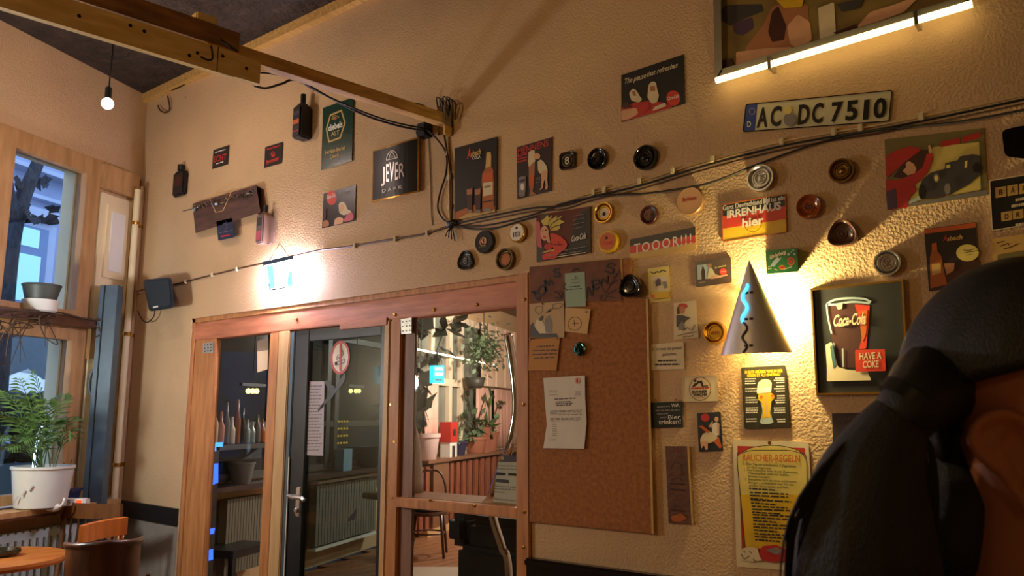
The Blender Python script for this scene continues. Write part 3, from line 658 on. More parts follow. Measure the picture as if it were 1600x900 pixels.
# The pause that refreshes
z = zc(960, 75, 7.5)
s = Sign('pause_sign', 'dark tin sign with red disc reading The pause that refreshes', 'sign', [(80,318),(815,72),(830,652),(82,868)], .005, MATS['tin_black'], .8, z)
s.txt('The pause', (122,422), (372,348), 62, P('cream'), .3, .01); s.txt('that refreshes', (382,338), (742,222), 58, P('cream'), .3, .01)
d = coke_disc(s, (690,588), 82, 90); s.txt('Coca-Cola', (622,612), (752,580), 42, P('white'), .3, .02)
s.poly('lower_red', [(82,700),(240,640),(420,620),(600,640),(690,690),(430,770),(84,862)], P('red'), 4); s.poly('lower_pale', [(84,730),(260,700),(280,770),(180,830),(84,850)], P('skin'), 3); s.poly('pale_shape', [(170,530),(215,470),(262,500),(300,570),(330,600),(290,640),(200,620)], P('cream'), 3); s.poly('skin_shape', [(205,510),(240,500),(255,560),(220,560)], P('skin_dark'), 1)
s.poly('pale_shape', [(400,430),(440,390),(488,400),(500,480),(525,560),(500,640),(440,655),(385,580)], P('cream'), 3); s.poly('skin_shape', [(415,450),(475,440),(480,500),(420,505)], P('skin_dark'), 1); s.poly('red_shape', [(270,640),(400,640),(420,700),(330,760),(280,740)], P('red'), 2); s.poly('pale_shape', [(440,740),(470,690),(590,640),(610,680),(500,720)], P('cream'), 1.5); s.poly('dark_shape', [(84,660),(160,630),(200,690),(110,710)], P('cola'), 2)

# licence plate
z = zc(940, 60, 3.3333)
s = Sign('licence_plate', 'embossed white licence plate with blue strip reading AC DC 7510', 'plate', [(750,342),(1514,268),(1498,432),(734,488)], .006, M('plate_white', (206,200,160), .35, var=.05), 4, z, rim=(1.3,.002,MATS['black_gloss']))
s.poly('blue_strip', [(755,347),(812,341),(798,480),(740,484)], P('blue'), 1.5); s.txt('D', (758,462), (778,460), 30, P('white'), bold=.01)
PB = M('plate_black', (14,13,12), .35)
for t_, a, b, h in (('A',(806,462),(862,456),98),('C',(876,456),(932,450),98),('D',(1020,446),(1080,440),98),('C',(1092,440),(1150,434),98),('7',(1192,432),(1250,428),98),('5',(1268,425),(1330,420),98),('1',(1360,420),(1388,417),98),('0',(1412,414),(1480,408),98)):
    s.txt(t_, a, b, h, PB, bold=.03, up=(.08,-1))
s.ell('seal', (980,422), 33, 36, P('grey')); s.ell('seal', (970,375), 20, 20, P('pale_yellow'))
s.strokes('star_ring', [[(784+14*math.cos(a), 380+16*math.sin(a)) for a in [i*math.pi/6 for i in range(13)]]], .5, P('yellow'))

# IRRENHAUS flag sign
z = zc(1120, 295, 10)
s = Sign('joke_sign', 'black red gold tin sign reading Ganz Deutschland ist ein IRRENHAUS hier', 'sign', [(80,245),(1070,72),(1092,675),(92,835)], .005, P('yellow'), 2.5, z, rim=(.9,.0015,P('orange')))
s.poly('black_stripe', [(92,258),(1062,88),(1070,268),(92,430)], MATS['tin_black']); s.poly('red_stripe', [(92,430),(1072,268),(1080,470),(92,625)], P('bright_red'))
s.txt('Ganz Deutschland', (95,338), (708,232), 74, P('white'), bold=.02); s.txt('ist ein', (850,205), (1060,168), 70, P('white'), bold=.02); s.txt('IRRENHAUS', (160,460), (1005,318), 115, P('white'), bold=.035)
s.strokes('target_ring', [[(560+140*math.cos(a), 520+150*math.sin(a)) for a in [i*math.pi/10 for i in range(21)]],[(545+45*math.cos(a), 530+50*math.sin(a)) for a in [i*math.pi/8 for i in range(17)]]], .8, P('cola'))
s.txt('hier', (395,600), (735,545), 130, P('white'), bold=.03); s.txt('ist die Zentrale', (410,730), (720,682), 34, P('amber'), bold=.0); s.lines('side_print', [(1062,660,1058,500)], 1.8, P('amber'))
s.poly('eagle', [(722,150),(745,140),(760,160),(775,130),(790,160),(820,135),(832,150),(830,210),(805,215),(800,250),(775,255),(768,220),(725,240)], P('white'))

# small reclining lady sign
z = zc(1080, 390, 13.84)
s = Sign('drink_sign', 'small dark brown sign with a seated lady and red disc above the cone lamp shade', 'sign', [(92,255),(855,138),(882,712),(98,818)], .006, MATS['tin_brown'], 4, z)
s.poly('picture', [(125,340),(430,300),(450,620),(140,650)], P('sky')); s.poly('bottle', [(240,400),(255,335),(275,400),(300,470),(300,640),(230,660),(220,480)], P('cola')); s.poly('lady_dress', [(390,410),(450,400),(520,530),(620,560),(560,620),(340,630)], P('cream'), 1); s.ell('lady_head', (402,345), 44, 44, P('skin_dark')); s.poly('lady_legs', [(440,590),(600,560),(780,535),(790,555),(640,600),(430,640)], P('skin'), 1)
coke_disc(s, (692,478), 78, 74); s.txt('Coca-Cola', (640,490), (745,480), 30, P('white'), .3); s.txt('Be refreshed', (512,410), (748,360), 36, P('pale_yellow'), .25, .01); s.lines('caption', [(170,718,310,702)], .6, P('cream'))

# small cards below
z = zc(1005, 405, 6.67)
s = Sign('postcard_sign', 'small yellow and white picture card in a green edge beside the black ashtray', 'sign', [(50,98),(270,68),(284,432),(64,455)], .005, P('pale_yellow'), .4, z, rim=(1.6,.002,M('olive_edge', (96,104,66), .4, var=.1)))
s.poly('picture', [(75,185),(258,170),(266,340),(80,338)], P('cream')); s.poly('figure', [(125,240),(150,200),(180,205),(185,270),(135,285)], P('purple'), .6); s.poly('figure', [(195,240),(240,230),(258,290),(225,310)], P('grey'), .6); s.poly('grass', [(78,345),(268,335),(272,405),(120,425)], P('yellow'), .6); s.strokes('caption_script', [[(75,130),(110,150),(140,130),(170,135),(200,115),(240,130)]], 1.4, MATS['ink']); s.ell('left_mark', (95,385), 22, 20, P('orange')); s.lines('small_print', [(110,422,265,405)], .8, MATS['ink'])
s = Sign('postcard_sign', 'small picture card of a lady in a red hat left of the gold ashtray', 'sign', [(318,458),(550,428),(578,815),(320,840)], .005, P('cream'), .4, z, rim=(1.3,.002,P('olive')))
s.ell('red_hat', (412,490), 52, 30, P('red')); s.ell('face', (405,530), 32, 40, P('skin_dark')); s.poly('hair', [(350,500),(372,500),(385,570),(352,575)], P('cola'), .6); s.poly('shawl', [(345,585),(400,580),(490,610),(440,640),(380,720),(345,700)], P('dgrey'), .8); s.poly('skirt', [(370,690),(410,640),(430,735),(365,740)], P('grey'), .8); s.strokes('script', [[(410,745),(460,715),(500,740),(540,680)],[(350,800),(400,785),(470,770),(560,755)],[(410,820),(440,800),(480,805),(520,790)]], 1.1, P('olive'))

z = zc(1010, 525, 6)
s = Sign('saying_sign', 'small cream framed saying sign reading Er ist noch nie jemand', 'sign', [(38,80),(350,55),(358,310),(40,322)], .005, P('cream'), 1, z, rim=(1.2,.002,M('pale_edge', (198,200,170), .3, var=.05)))
s.txt('Er ist noch nie jemand', (55,136), (328,126), 30, MATS['ink'], bold=.0); s.txt('gestorben,', (150,185), (282,178), 28, MATS['ink'], bold=.0); s.lines('lower_print', [(105,240,280,236),(80,275,310,272)], 2.4, MATS['ink'])
s = Sign('wax_sign', 'cream tin sign with an oval badge reading BOHNER WACHS', 'sign', [(338,382),(665,362),(676,612),(345,618)], .006, P('cream'), 1.4, z, rim=(1.2,.002,P('cream')))
s.ell('oval', (503,495), 103, 112, P('cola')); s.ell('oval_field', (503,495), 97, 106, P('cream'))
s.poly('crawling_figure', [(428,475),(450,445),(470,440),(478,422),(522,418),(535,465),(578,462),(580,472),(520,476),(508,445),(490,444),(462,468),(440,482)], MATS['ink'], .4); s.ell('figure_head', (457,420), 13, 13, MATS['ink']); s.lines('red_line', [(418,498,590,492)], 2.4, P('red')); s.txt('BOHNER', (426,538), (572,530), 24, MATS['ink'], bold=.05); s.txt('WACHS', (436,566), (566,560), 24, MATS['ink'], bold=.05); s.lines('small_print', [(455,578,550,575)], .7, P('red'))
s = Sign('chalk_sign', 'small black slate sign in an orange frame reading Bier trinken', 'sign', [(40,625),(335,612),(342,855),(44,865)], .006, M('slate', (34,46,44), .3, var=.2, vs=6), .4, z, rim=(2,.003,M('orange_frame', (170,84,36), .5, var=.15)))
s.lines('chalk_words', [(100,672,222,665),(85,708,310,700),(100,738,205,733),(125,772,188,768)], 2.2, P('grey')); s.txt('Weh,', (234,668), (312,660), 34, P('white')); s.txt('Bier', (204,780), (320,775), 38, P('white')); s.txt('trinken!', (116,828), (322,820), 42, P('white'))
for x in (68, 265): s.poly('hanger', [(x-8,608),(x+30,606),(x+24,590),(x+4,588)], P('amber'))
s = Sign('pinup_sign', 'small dark tin sign with a seated lady and a red sun below the wax sign', 'sign', [(1089,645.5),(1126,643.5),(1130,704),(1092,706)], .006, M('tin_navy', (44,50,56), .35, var=.2), 1.2, rim=(1.3,.002,MATS['tin_black']))
s.ell('red_sun', (1102,652.5), 6.5, 6.2, P('red')); s.ell('head', (1119.5,655), 3.2, 4, P('skin')); s.poly('torso', [(1112,663),(1120,659),(1123,672),(1121,681),(1113,680)], P('white'), 1); s.poly('arm', [(1120,660),(1124,662),(1124,680),(1121.5,680)], P('skin')); s.poly('arm', [(1111,660),(1114,658),(1112,668),(1107,667)], P('skin')); s.poly('skirt', [(1098,678),(1108,673),(1118,680),(1124,686),(1110,692),(1095,696),(1094,686)], P('cream'), 2); s.poly('legs', [(1094,690),(1106,690),(1106,702),(1102,703),(1100,696),(1096,701)], P('skin'), .8); s.poly('board', [(1091.5,666),(1097,664.5),(1109,674),(1106,677)], P('orange')); s.poly('board', [(1115,690),(1123,682),(1128,698),(1125,701)], P('orange'))

# beer glass sign
z = zc(1150, 560, 7.5)
s = Sign('beer_glass_sign', 'tin sign with a tall wheat beer glass below the cone lamp', 'sign', [(58,108),(578,78),(632,808),(98,828)], .008, M('tin_olive', (52,48,34), .35, var=.15), 3, z, rim=(4,.004,M('rim_red_brown', (116,62,44), .3, var=.2)))
s.txt('10 GUTE GRÜNDE WARUM BIER', (104,180), (548,162), 34, P('yellow'), bold=.04); s.txt('BESSER IST ALS EINE FRAU', (132,218), (518,203), 30, P('yellow'), bold=.04)
s.poly('foam', [(250,330),(258,285),(300,250),(350,240),(400,255),(420,290),(412,400),(250,420),(240,390)], P('cream'), 2); s.poly('foam_lip', [(245,345),(415,330),(412,395),(250,415)], P('white'), 1)
s.poly('beer', [(258,420),(412,400),(452,440),(445,480),(410,505),(395,640),(420,710),(290,720),(318,640),(300,510),(262,490)], P('yellow'), 2); s.poly('beer_shine', [(345,420),(370,418),(372,690),(345,690)], P('gold'), .5); s.ell('round_mark', (296,448), 18, 16, P('orange')); s.ell('round_mark', (428,435), 18, 18, P('orange'))
s.poly('glass_foot', [(290,705),(420,695),(438,745),(400,768),(310,772),(278,750)], P('sky'), 1.5); s.strokes('glass_edge', [[(290,515),(312,600),(300,690),(280,745)],[(412,505),(405,600),(415,690),(436,745)]], 1, P('sky'))
rows = []
for y, n in ((248,3),(362,2),(468,3),(588,3),(718,2)):
    for i in range(n): rows.append((98+y*.03, y+i*27, 98+y*.03+random.uniform(110,150), y+i*27-3))
for y, n in ((238,3),(335,3),(445,4),(588,3),(722,2)):
    for i in range(n): rows.append((570+y*.03-random.uniform(100,145), y+i*27, 560+y*.03, y+i*27-3))
s.lines('small_print', rows, 1.7, P('white'))

# smoking rules sign
z = zc(1140, 680, 4.09)
s = Sign('smoking_rules_sign', 'tall cream sign with a yellow scroll headed RAUCHER-REGELN', 'sign', [(22,30),(505,42),(545,880),(45,840)], .005, P('cream'), 4, z)
s.poly('red_ground', [(50,68),(480,82),(500,500),(480,820),(80,790),(70,500)], P('red'), 0)
s.poly('scroll', [(48,140),(80,110),(140,80),(250,68),(350,72),(440,95),(490,140),(494,400),(486,600),(470,730),(100,720),(75,450)], P('pale_yellow'), 2); s.poly('scroll_lower', [(64,380),(492,380),(486,600),(470,728),(102,718)], P('yellow'), 2)
s.strokes('scroll_outline', [[(100,720),(75,450),(48,140),(80,115),(140,98),(260,96),(380,98),(450,115),(490,150),(494,400),(484,600),(470,728)],[(80,110),(140,80),(250,66),(350,72),(440,100),(488,150)]], 1.1, MATS['ink'])
s.txt('RAUCHER-REGELN', (82,162), (450,172), 42, P('orange'), bold=.01)
tx = [('1.',88,186),('Den Tag mit mindestens 3 Zigaretten',108,186),('im Bett beginnen.',112,206),('2.',92,224),('Das Frühstück kann durch Zigaretten,',112,224),('Vitaminpillen und viel Kaffee',116,244),('ersetzt werden.',118,264),('3.',98,284),('Betrachte Dich als einen schlimmen',120,284),('Bürger - schließlich bist Du ein',122,304),('großer Steuerzahler und kein',124,324)]
for t_, x, y in tx: s.txt(t_, (x, y+4), (x + (8 if len(t_) < 4 else 9.0*len(t_)), y+4 + (0 if len(t_) < 4 else .09*9.0*len(t_)*.6)), 14, MATS['ink'], bold=.01)
rows = []
for k, (x, y, n) in enumerate(((124,345,1),(128,370,3),(134,418,2),(140,458,3),(146,512,3),(150,572,3),(158,634,3))):
    for i in range(n): rows.append((x+i*2, y+i*19, x+random.uniform(210,290) - (90 if i == n-1 else 0), y+i*19+12))
s.lines('small_print', rows, 2.4, MATS['ink'])
s.poly('pale_animal', [(62,770),(70,735),(90,720),(140,715),(180,725),(190,770),(210,800),(140,808),(70,800)], P('cream'), 2); s.strokes('animal_lines', [[(75,760),(95,790),(130,770)],[(90,740),(100,750)],[(150,790),(165,805)],[(125,740),(140,755)]], 1.2, MATS['ink']); s.poly('red_ashtray', [(190,740),(210,708),(300,700),(360,730),(370,800),(250,812),(200,790)], P('red'), 3); s.poly('ashtray_inside', [(230,735),(300,715),(345,740),(300,765)], P('grey'), 2); s.ell('pin', (255,50), 11, 13, MATS['brass'])

# brown wooden tile strip
z = zc(800, 620, 3.216)
s = Sign('carved_plaque', 'narrow brown carved wooden plaque with a gold edge right of the cork board', 'plaque', [(770,248),(882,248),(905,640),(787,635)], .010, M('plaque_brown', (112,70,40), .5, rgb2=(80,48,28), vs=20, bump=.3, bs=50), .5, z)
s.poly('gold_edge', [(880,248),(889,248),(911,640),(902,640)], P('gold')); s.strokes('carved_emblem', [[(795,370),(810,335),(835,330),(850,350),(855,385)],[(790,390),(830,395),(870,385)],[(800,420),(830,405),(860,425)]], 1.2, P('cola')); s.lines('carved_words', [(795,440,870,446),(795,470,870,476),(800,575,872,580)], 3, P('cola')); s.poly('carved_shape', [(800,600),(850,585),(880,610),(850,628),(805,625)], P('amber'), 2); s.ell('nail', (823,278), 4, 5, P('red'))

# black and white drink sign in brass frame
z = zc(1240, 400, 3.461)
s = Sign('cola_glass_sign', 'large black sign with a glass of cola in a narrow brass frame', 'sign', [(90,178),(592,125),(624,745),(122,752)], .012, M('sign_black', (24,26,22), .5, var=.25, vs=14), 0, z, rim=(3.0,.008,MATS['brass']))
s.poly('cola', [(188,265),(300,252),(415,262),(405,400),(395,500),(360,600),(240,610),(215,480),(195,370)], P('cola'), 2); s.poly('cola_glow', [(330,262),(412,268),(402,400),(392,500),(355,505),(375,400)], P('bright_red'), 2); s.poly('cola_glow_warm', [(350,300),(400,290),(392,420),(372,470)], P('orange'), 2)
s.strokes('glass_rim', [[(178,262),(220,238),(300,228),(380,232),(418,250)],[(180,262),(230,262),(320,248),(412,256)]], 3.2, P('sky')); s.strokes('glass_side', [[(178,262),(185,330),(205,420)],[(215,470),(225,560),(235,610)],[(265,500),(268,600)]], 2.4, P('sky')); s.poly('foam_drop', [(225,262),(265,255),(262,285),(240,290)], P('cream'), 1)
s.poly('ice_base', [(172,480),(205,465),(220,520),(240,600),(290,615),(400,625),(420,672),(180,678),(180,600)], P('cream'), 2); s.poly('ice_shadow', [(196,490),(212,480),(232,590),(215,610)], P('teal'), 1)
s.txt('Coca-Cola', (216,380), (390,366), 60, P('cream'), .35, .025); s.strokes('swash', [[(222,372),(260,378),(300,366)]], 1.4, P('cream'))
pq = s.poly('red_plaque', [(332,508),(494,504),(498,622),(336,626)], P('bright_red'), 2.2); s.txt('HAVE A', (356,560), (476,555), 36, P('cream'), bold=.02); s.txt('COKE', (374,605), (460,600), 36, P('cream'), bold=.02)

# lady with red hat and car
z = zc(1370, 190, 6)
s = Sign('motor_car_picture', 'wide unframed picture of a lady in red beside a dark vintage car', 'picture', [(72,168),(1005,60),(1040,688),(98,828)], .004, P('olive'), .5, z)
s.poly('sky_field', [(520,240),(960,190),(975,640),(300,770),(330,600)], P('pale_yellow'), 2); s.lines('red_script', [(600,240,780,205),(800,200,970,150)], 9, P('red'), words=False); s.poly('border_shade', [(300,770),(1030,640),(1038,686),(300,790)], P('grey'))
s.poly('red_hat', [(82,330),(150,280),(300,232),(390,245),(420,262),(250,390),(100,525),(84,520)], P('red'), 2); s.poly('hat_underside', [(150,520),(250,390),(420,270),(475,262),(470,330),(430,430),(360,490),(250,535)], P('cola'), 2); s.poly('face', [(240,460),(275,430),(270,390),(300,368),(345,395),(372,440),(355,485),(290,505)], P('skin'), 1)
s.poly('red_coat', [(80,545),(200,545),(330,500),(430,430),(470,300),(520,290),(525,350),(480,470),(420,540),(350,590),(370,640),(300,720),(290,808),(100,824),(85,660)], P('red'), 2); s.poly('coat_shade', [(85,660),(180,620),(190,810),(100,822)], P('purple'), 2); s.poly('raised_hand', [(480,225),(500,220),(525,290),(490,292)], P('skin'), 1)
s.poly('car_body', [(395,620),(430,540),(500,480),(640,440),(640,390),(760,360),(780,325),(900,305),(965,320),(975,480),(880,580),(700,680),(560,715),(420,730),(390,690)], P('dgrey'), 2); s.poly('car_window', [(650,410),(685,400),(690,430),(655,440)], P('pale_yellow')); s.poly('car_window', [(825,370),(850,365),(845,430),(822,435)], P('pale_yellow')); s.ell('headlamp', (560,528), 28, 40, P('grey')); s.ell('headlamp_glass', (558,530), 17, 27, P('pale_yellow')); s.ell('wheel', (662,630), 30, 52, P('grey')); s.ell('wheel', (425,660), 34, 70, MATS['tin_black']); s.ell('far_wheel', (935,430), 36, 48, MATS['tin_black']); s.poly('road', [(300,750),(400,700),(400,735),(300,770)], P('sky'))

# letter tile sign and its neighbours at the right edge
z = zc(1370, 190, 6)
s = Sign('letter_tile_sign', 'black sign with yellow letter tiles and cream border at the right edge', 'sign', [(1052,550),(1480,480),(1500,955),(1078,1028)], .007, MATS['tin_black'], 4, z, rim=(1.6,.002,P('cream')))
for i, ch in enumerate('BÄR'):
    x, y = 1110 + i*112, 620 - i*18; s.poly('tile', [(x,y),(x+100,y-16),(x+104,y+80),(x+4,y+98)], P('gold'), .8); s.txt(ch, (x+32,y+70), (x+72,y+64), 50, P('cola'), bold=.03)
for i, ch in enumerate('DRI'):
    x, y = 1165 + i*108, 852 - i*18; s.poly('tile', [(x,y),(x+100,y-16),(x+104,y+70),(x+4,y+86)], P('gold'), .8); s.txt(ch, (x+34,y+64), (x+70,y+58), 46, P('cola'), bold=.03)
s.lines('small_words', [(1300,750,1420,728),(1262,808,1420,780),(1300,985,1420,965)], 4.5, P('cream'))
s = Sign('black_badge', 'black rounded badge cut by the right edge of the picture', 'badge', [(1565,204),(1588,198),(1640,190),(1645,240),(1600,248),(1570,244)], .02, MATS['black_gloss'], 8)
z = zc(1430, 330, 6.92)
s = Sign('spirit_sign', 'small dark spirit sign with red top edge, bottle and oval label above the head', 'sign', [(95,195),(655,118),(695,800),(150,865)], .005, M('tin_brown_dark', (46,36,30), .4, var=.15), .4, z)
s.poly('red_edge', [(97,200),(655,122),(657,175),(100,245)], P('orange')); s.poly('lower_field', [(300,560),(690,520),(694,796),(150,860),(140,700)], P('cola'), 3)
s.poly('bottle', [(180,350),(232,340),(240,430),(285,490),(300,600),(345,790),(165,835),(158,500),(178,440)], P('amber'), 1); s.poly('bottle_label', [(178,572),(275,562),(282,665),(182,695)], P('gold')); s.poly('bottle_foil', [(180,350),(232,340),(238,420),(182,430)], P('orange')); s.poly('glass', [(310,565),(425,560),(420,640),(340,690)], P('skin_dark'), 1)
s.txt('A', (300,325), (345,318), 60, P('red'), .2, .03); s.txt('sbach', (345,322), (510,300), 48, P('gold'), .1, .02); s.ell('oval_label', (565,450), 122, 92, P('pale_yellow')); s.strokes('oval_script', [[(520,420),(580,425),(640,405)],[(530,450),(600,440),(680,425)],[(550,475),(600,470)]], 1, P('cola'))
s = Sign('mirror_sign', 'small pale sign in a grey green frame at the right edge', 'sign', [(825,300),(1260,235),(1290,620),(850,640)], .006, P('gold'), 1.2, z, rim=(4.5,.006,M('grey_green', (92,96,72), .5, var=.1)))
s.strokes('script', [[(880,345),(960,325)],[(915,380),(1000,350),(1010,370)],[(955,410),(1040,385),(1110,350)]], 1.6, P('cola')); s.poly('faded_field', [(890,470),(1200,420),(1240,600),(890,570)], P('olive'), 2)
s = Sign('dark_sign', 'dark brown sign half hidden behind the hair', 'sign', [(1300,646),(1400,643),(1412,745),(1303,750)], .006, M('tin_umber', (56,42,40), .5, var=.15), .5)
s.txt('CAFE', (1309,657), (1336,657), 6, P('purple'), bold=.02); s.lines('headline', [(1340,657,1385,656)], 5, P('purple'))

# big framed picture with its lamp tube
pf = Sign('framed_painting', 'large painting in a silver frame lit by a tube along its lower edge', 'painting', [(1112,-160),(1522,-330),(1518,-4),(1117,124)], .018, M('paint_ground', (150,126,60), .5, rgb2=(110,88,40), vs=6), 0)
for nm, q in (('frame_bottom', [(1117,126),(1519,0),(1518,-10),(1127,108)]), ('frame_left', [(1111,-162),(1124,-168),(1128,112),(1117,127)]), ('frame_right', [(1512,-320),(1524,-330),(1521,-2),(1508,4)]), ('frame_top', [(1111,-162),(1523,-334),(1522,-318),(1124,-150)])):
    A = [W(x,y,0) for x,y in q]; B = [W(x,y,.045) for x,y in q]; obj(nm, *slab(A, B), MATS['silver_frame'], pf.root)
z = zc(1100, 0, 3.2); pf.z = z
pf.poly('dark_patch', [(75,60),(110,25),(290,20),(300,55),(210,90),(130,130),(85,100)], P('dgrey'), 2); pf.poly('red_patch', [(140,120),(240,85),(250,140),(190,180),(150,165)], P('purple'), 3)
pf.poly('warm_shape', [(200,250),(300,120),(340,30),(430,10),(520,20),(530,180),(430,250),(240,265)], P('skin_dark'), 6); pf.poly('warm_shape', [(415,130),(470,70),(530,110),(540,200),(470,240),(430,220)], P('skin'), 5); pf.poly('brown_shape', [(340,60),(370,30),(410,130),(400,200),(340,210),(320,160)], P('cola'), 2); pf.poly('warm_shape', [(160,260),(320,240),(440,235),(380,290),(160,330)], P('skin'), 3); pf.poly('pale_shape', [(570,40),(650,10),(660,170),(580,205)], P('cream'), 3); pf.poly('warm_shape', [(760,140),(830,60),(960,20),(1090,-30),(1000,60),(860,110)], P('skin'), 5); pf.poly('brown_shape', [(640,165),(760,120),(780,150),(680,170)], P('cola'), 2); pf.poly('dark_patch', [(660,20),(800,-10),(780,40),(690,60)], P('dgrey'), 3); pf.poly('dark_patch', [(90,300),(140,290),(150,340),(95,350)], P('cola'), 2); pf.poly('yellow_shape', [(360,0),(500,-10),(490,35),(400,40)], P('yellow'), 2)
tubep = [W(1119,126,.06), W(1519,6,.06)]
tl_ = root('picture_lamp', 'glowing lamp tube clipped along the lower edge of the painting', 'lamp', tubep[0])
obj('tube', *tube(tubep, .012, 12), M('tube_glow', (255,226,150), .4, emit=3.6), tl_, True, autos=40)
for px, py in ((1206,102),(1434,33)): obj('clip', *obox(W(px,py,.05), Vector((.006,0,0)), Vector((0,.03,0)), Vector((0,0,.024))), MATS['steel'], tl_)

# ------------------------------------------------------------------ cork board
M('cork', (172,112,56), .85, rgb2=(140,86,40), vs=60, bump=.25, bs=150, dist=.004)
M('cork_dark', (124,72,40), .7, rgb2=(100,56,30), vs=20, bump=.15, bs=100, dist=.003)
cb = Sign('cork_board', 'large brown cork pin board with a scrawled header strip', 'board', [(827,417),(985,403),(986,464),(1009.5,466),(1019,834),(827,815)], .016, MATS['cork'], 1.5)
cb.poly('gold_edge', [(1009,467),(1012,467),(1021.5,834),(1018,834)], P('gold'), h=.002); cb.poly('gold_edge', [(968.5,404),(971.5,403.5),(973,436),(970,436)], P('gold'), h=.002)
hs = cb.poly('header_strip', [(828,417),(969,404),(971,470),(828,473)], MATS['cork_dark'], h=.004); cb.t += .005
z = zc(820, 400, 4.5); cb.z = z
IK = M('marker', (30,18,16), .6)
cb.strokes('scrawl_toms', [[(45,255),(60,250),(85,262)],[(62,252),(78,290),(100,310),(105,285)],[(98,232),(92,262),(115,275),(140,255),(142,225),(120,210),(98,232)],[(150,250),(145,205),(140,170),(165,205),(172,165),(200,200)],[(240,95),(215,90),(205,110),(240,120),(240,145),(205,140)]], 3.2, IK, 4)
cb.strokes('scrawl_second_word', [[(212,250),(235,262),(255,300),(215,288)],[(210,260),(225,245),(260,255),(262,295)],[(290,190),(275,220),(300,240)],[(330,110),(380,85)],[(340,90),(395,100)]], 1.4, IK, 4)
cb.strokes('scrawl_news', [[(432,300),(440,220),(470,280),(478,210)],[(505,170),(470,175),(490,235),(520,215)],[(485,205),(512,195)],[(510,165),(530,205),(545,160),(575,190),(580,140)],[(635,70),(600,50),(575,75),(620,90),(605,125),(560,100)]], 2.4, IK, 4)
cb.strokes('scrawl_rays', [[(560,265),(640,140),(665,90)],[(555,250),(530,180)],[(570,275),(650,230)],[(575,285),(655,295)],[(545,280),(520,310)],[(530,285),(545,310),(565,300),(560,275),(535,280)],[(590,200),(650,170)],[(620,150),(660,120)]], .8, IK, 3)
cb.z = lambda P_: P_
def pinned(name, label, q, mt, off=.022):
    return Sign(name, label, 'paper', q, .0012, mt, 0, off=off)
def pin(s, c): p = s.pl(*c, s.t); obj('pin', *ball(p, .006, 8), MATS['chrome'], s.root, True)
s = pinned('pinned_note', 'pale green slip pinned over the header of the cork board', [(882.5,427.5),(913.5,424.5),(915.5,478.5),(883.5,480)], M('green_paper', (156,180,158), .8)); s.lines('print', [(890,449,906,447.5),(889,453,909,451.5)], 1.3, MATS['ink']); s.lines('print', [(893,437,904,436),(893,442,906,441)], .7, MATS['grey_ink'] if 'grey_ink' in MATS else MATS['ink']); pin(s, (899,433))
s = pinned('pinned_cartoon', 'beige cartoon sheet pinned at the left of the cork board', [(827,475),(881,470.5),(882,527.5),(828,527.5)], M('cartoon_paper', (196,168,128), .8))
s.poly('grey_chair', [(828,509),(833,503),(838,516),(852,521),(870,521),(872,527),(828,527)], P('dgrey'), 1); s.poly('dark_figure', [(850,510),(852,498),(858,492),(863,505),(862,520),(853,520)], P('grey'), 1.5); s.poly('pale_figure', [(835,510),(838,500),(845,497),(851,508),(853,521),(843,521)], P('cream'), 1); s.poly('hat', [(841,500),(846,493),(849,494),(846,502)], P('dgrey')); s.poly('hat', [(852,489),(860,482),(859,487)], P('dgrey')); s.strokes('speech_bubble', [[(837,480),(845,478),(848,484),(845,489),(838,489),(836,484),(837,480)],[(863,476),(872,474),(879,476),(874,481),(865,482),(863,476)],[(842,489),(842,493)],[(864,481),(858,487)]], .6, MATS['ink'], 3); pin(s, (848,475))
s = pinned('pinned_sketch', 'small cream sketch with a round drawing pinned beside the cartoon', [(883,480.5),(923,483),(917.5,522),(882.5,518)], M('sketch_paper', (214,176,120), .8)); s.strokes('round_drawing', [[(888,503),(893,497),(902,496),(908,502),(907,511),(900,516),(891,514),(888,508),(888,503)],[(897,500),(898,510)],[(894,506),(904,505)]], .8, MATS['ink']); pin(s, (916,487.5))
s = pinned('pinned_note', 'tan square note with brown writing below the cartoon sheet', [(827.5,530.5),(875,527.5),(869.5,579),(825,579)], M('tan_paper', (192,136,72), .8)); s.lines('handwriting', [(837,543,866,541),(832,549,872,548),(832,555,870,553.5),(834,561,868,559)], 2, P('cola')); pin(s, (829,530)); pin(s, (871,529))
z = zc(840, 575, 6.667)
s = Sign('pinned_letter', 'folded white letter pinned to the middle of the cork board', 'letter', [(60,105),(492,78),(495,300),(510,570),(485,842),(60,835),(95,590),(75,330)], .0012, MATS['paper'], 0, z, off=.024)
s.lines('heading', [(175,330,410,318),(195,360,345,355),(185,378,365,372),(195,395,350,390)], 1.5, MATS['ink']); GI = M('grey_ink2', (130,122,114), .8)
s.lines('body', [(130,y,462,y-8) for y in (450,464,478,492)] + [(130,y,450,y-6) for y in (528,542,556)] + [(120,y,205,y) for y in (240,254,282)] + [(390,y,450,y) for y in (250,264,278,294)] + [(155,y,200,y) for y in (590,612,636,660,685,705)] + [(110,752,190,750)], .9, GI); s.ell('crest', (415,130), 28, 36, P('skin')); s.ell('crest_mark', (412,132), 10, 28, P('red')); pin(s, (290,152))
pw = W(906.5, 545.5, .02)
ro = root('gift_rosette', 'small shiny teal gift bow rosette on the cork board', 'rosette', pw)
FO = M('foil_teal', (40,96,110), .15, .9, var=.4, vs=60); FO2 = M('foil_light', (150,200,200), .12, .9, var=.2, vs=60)
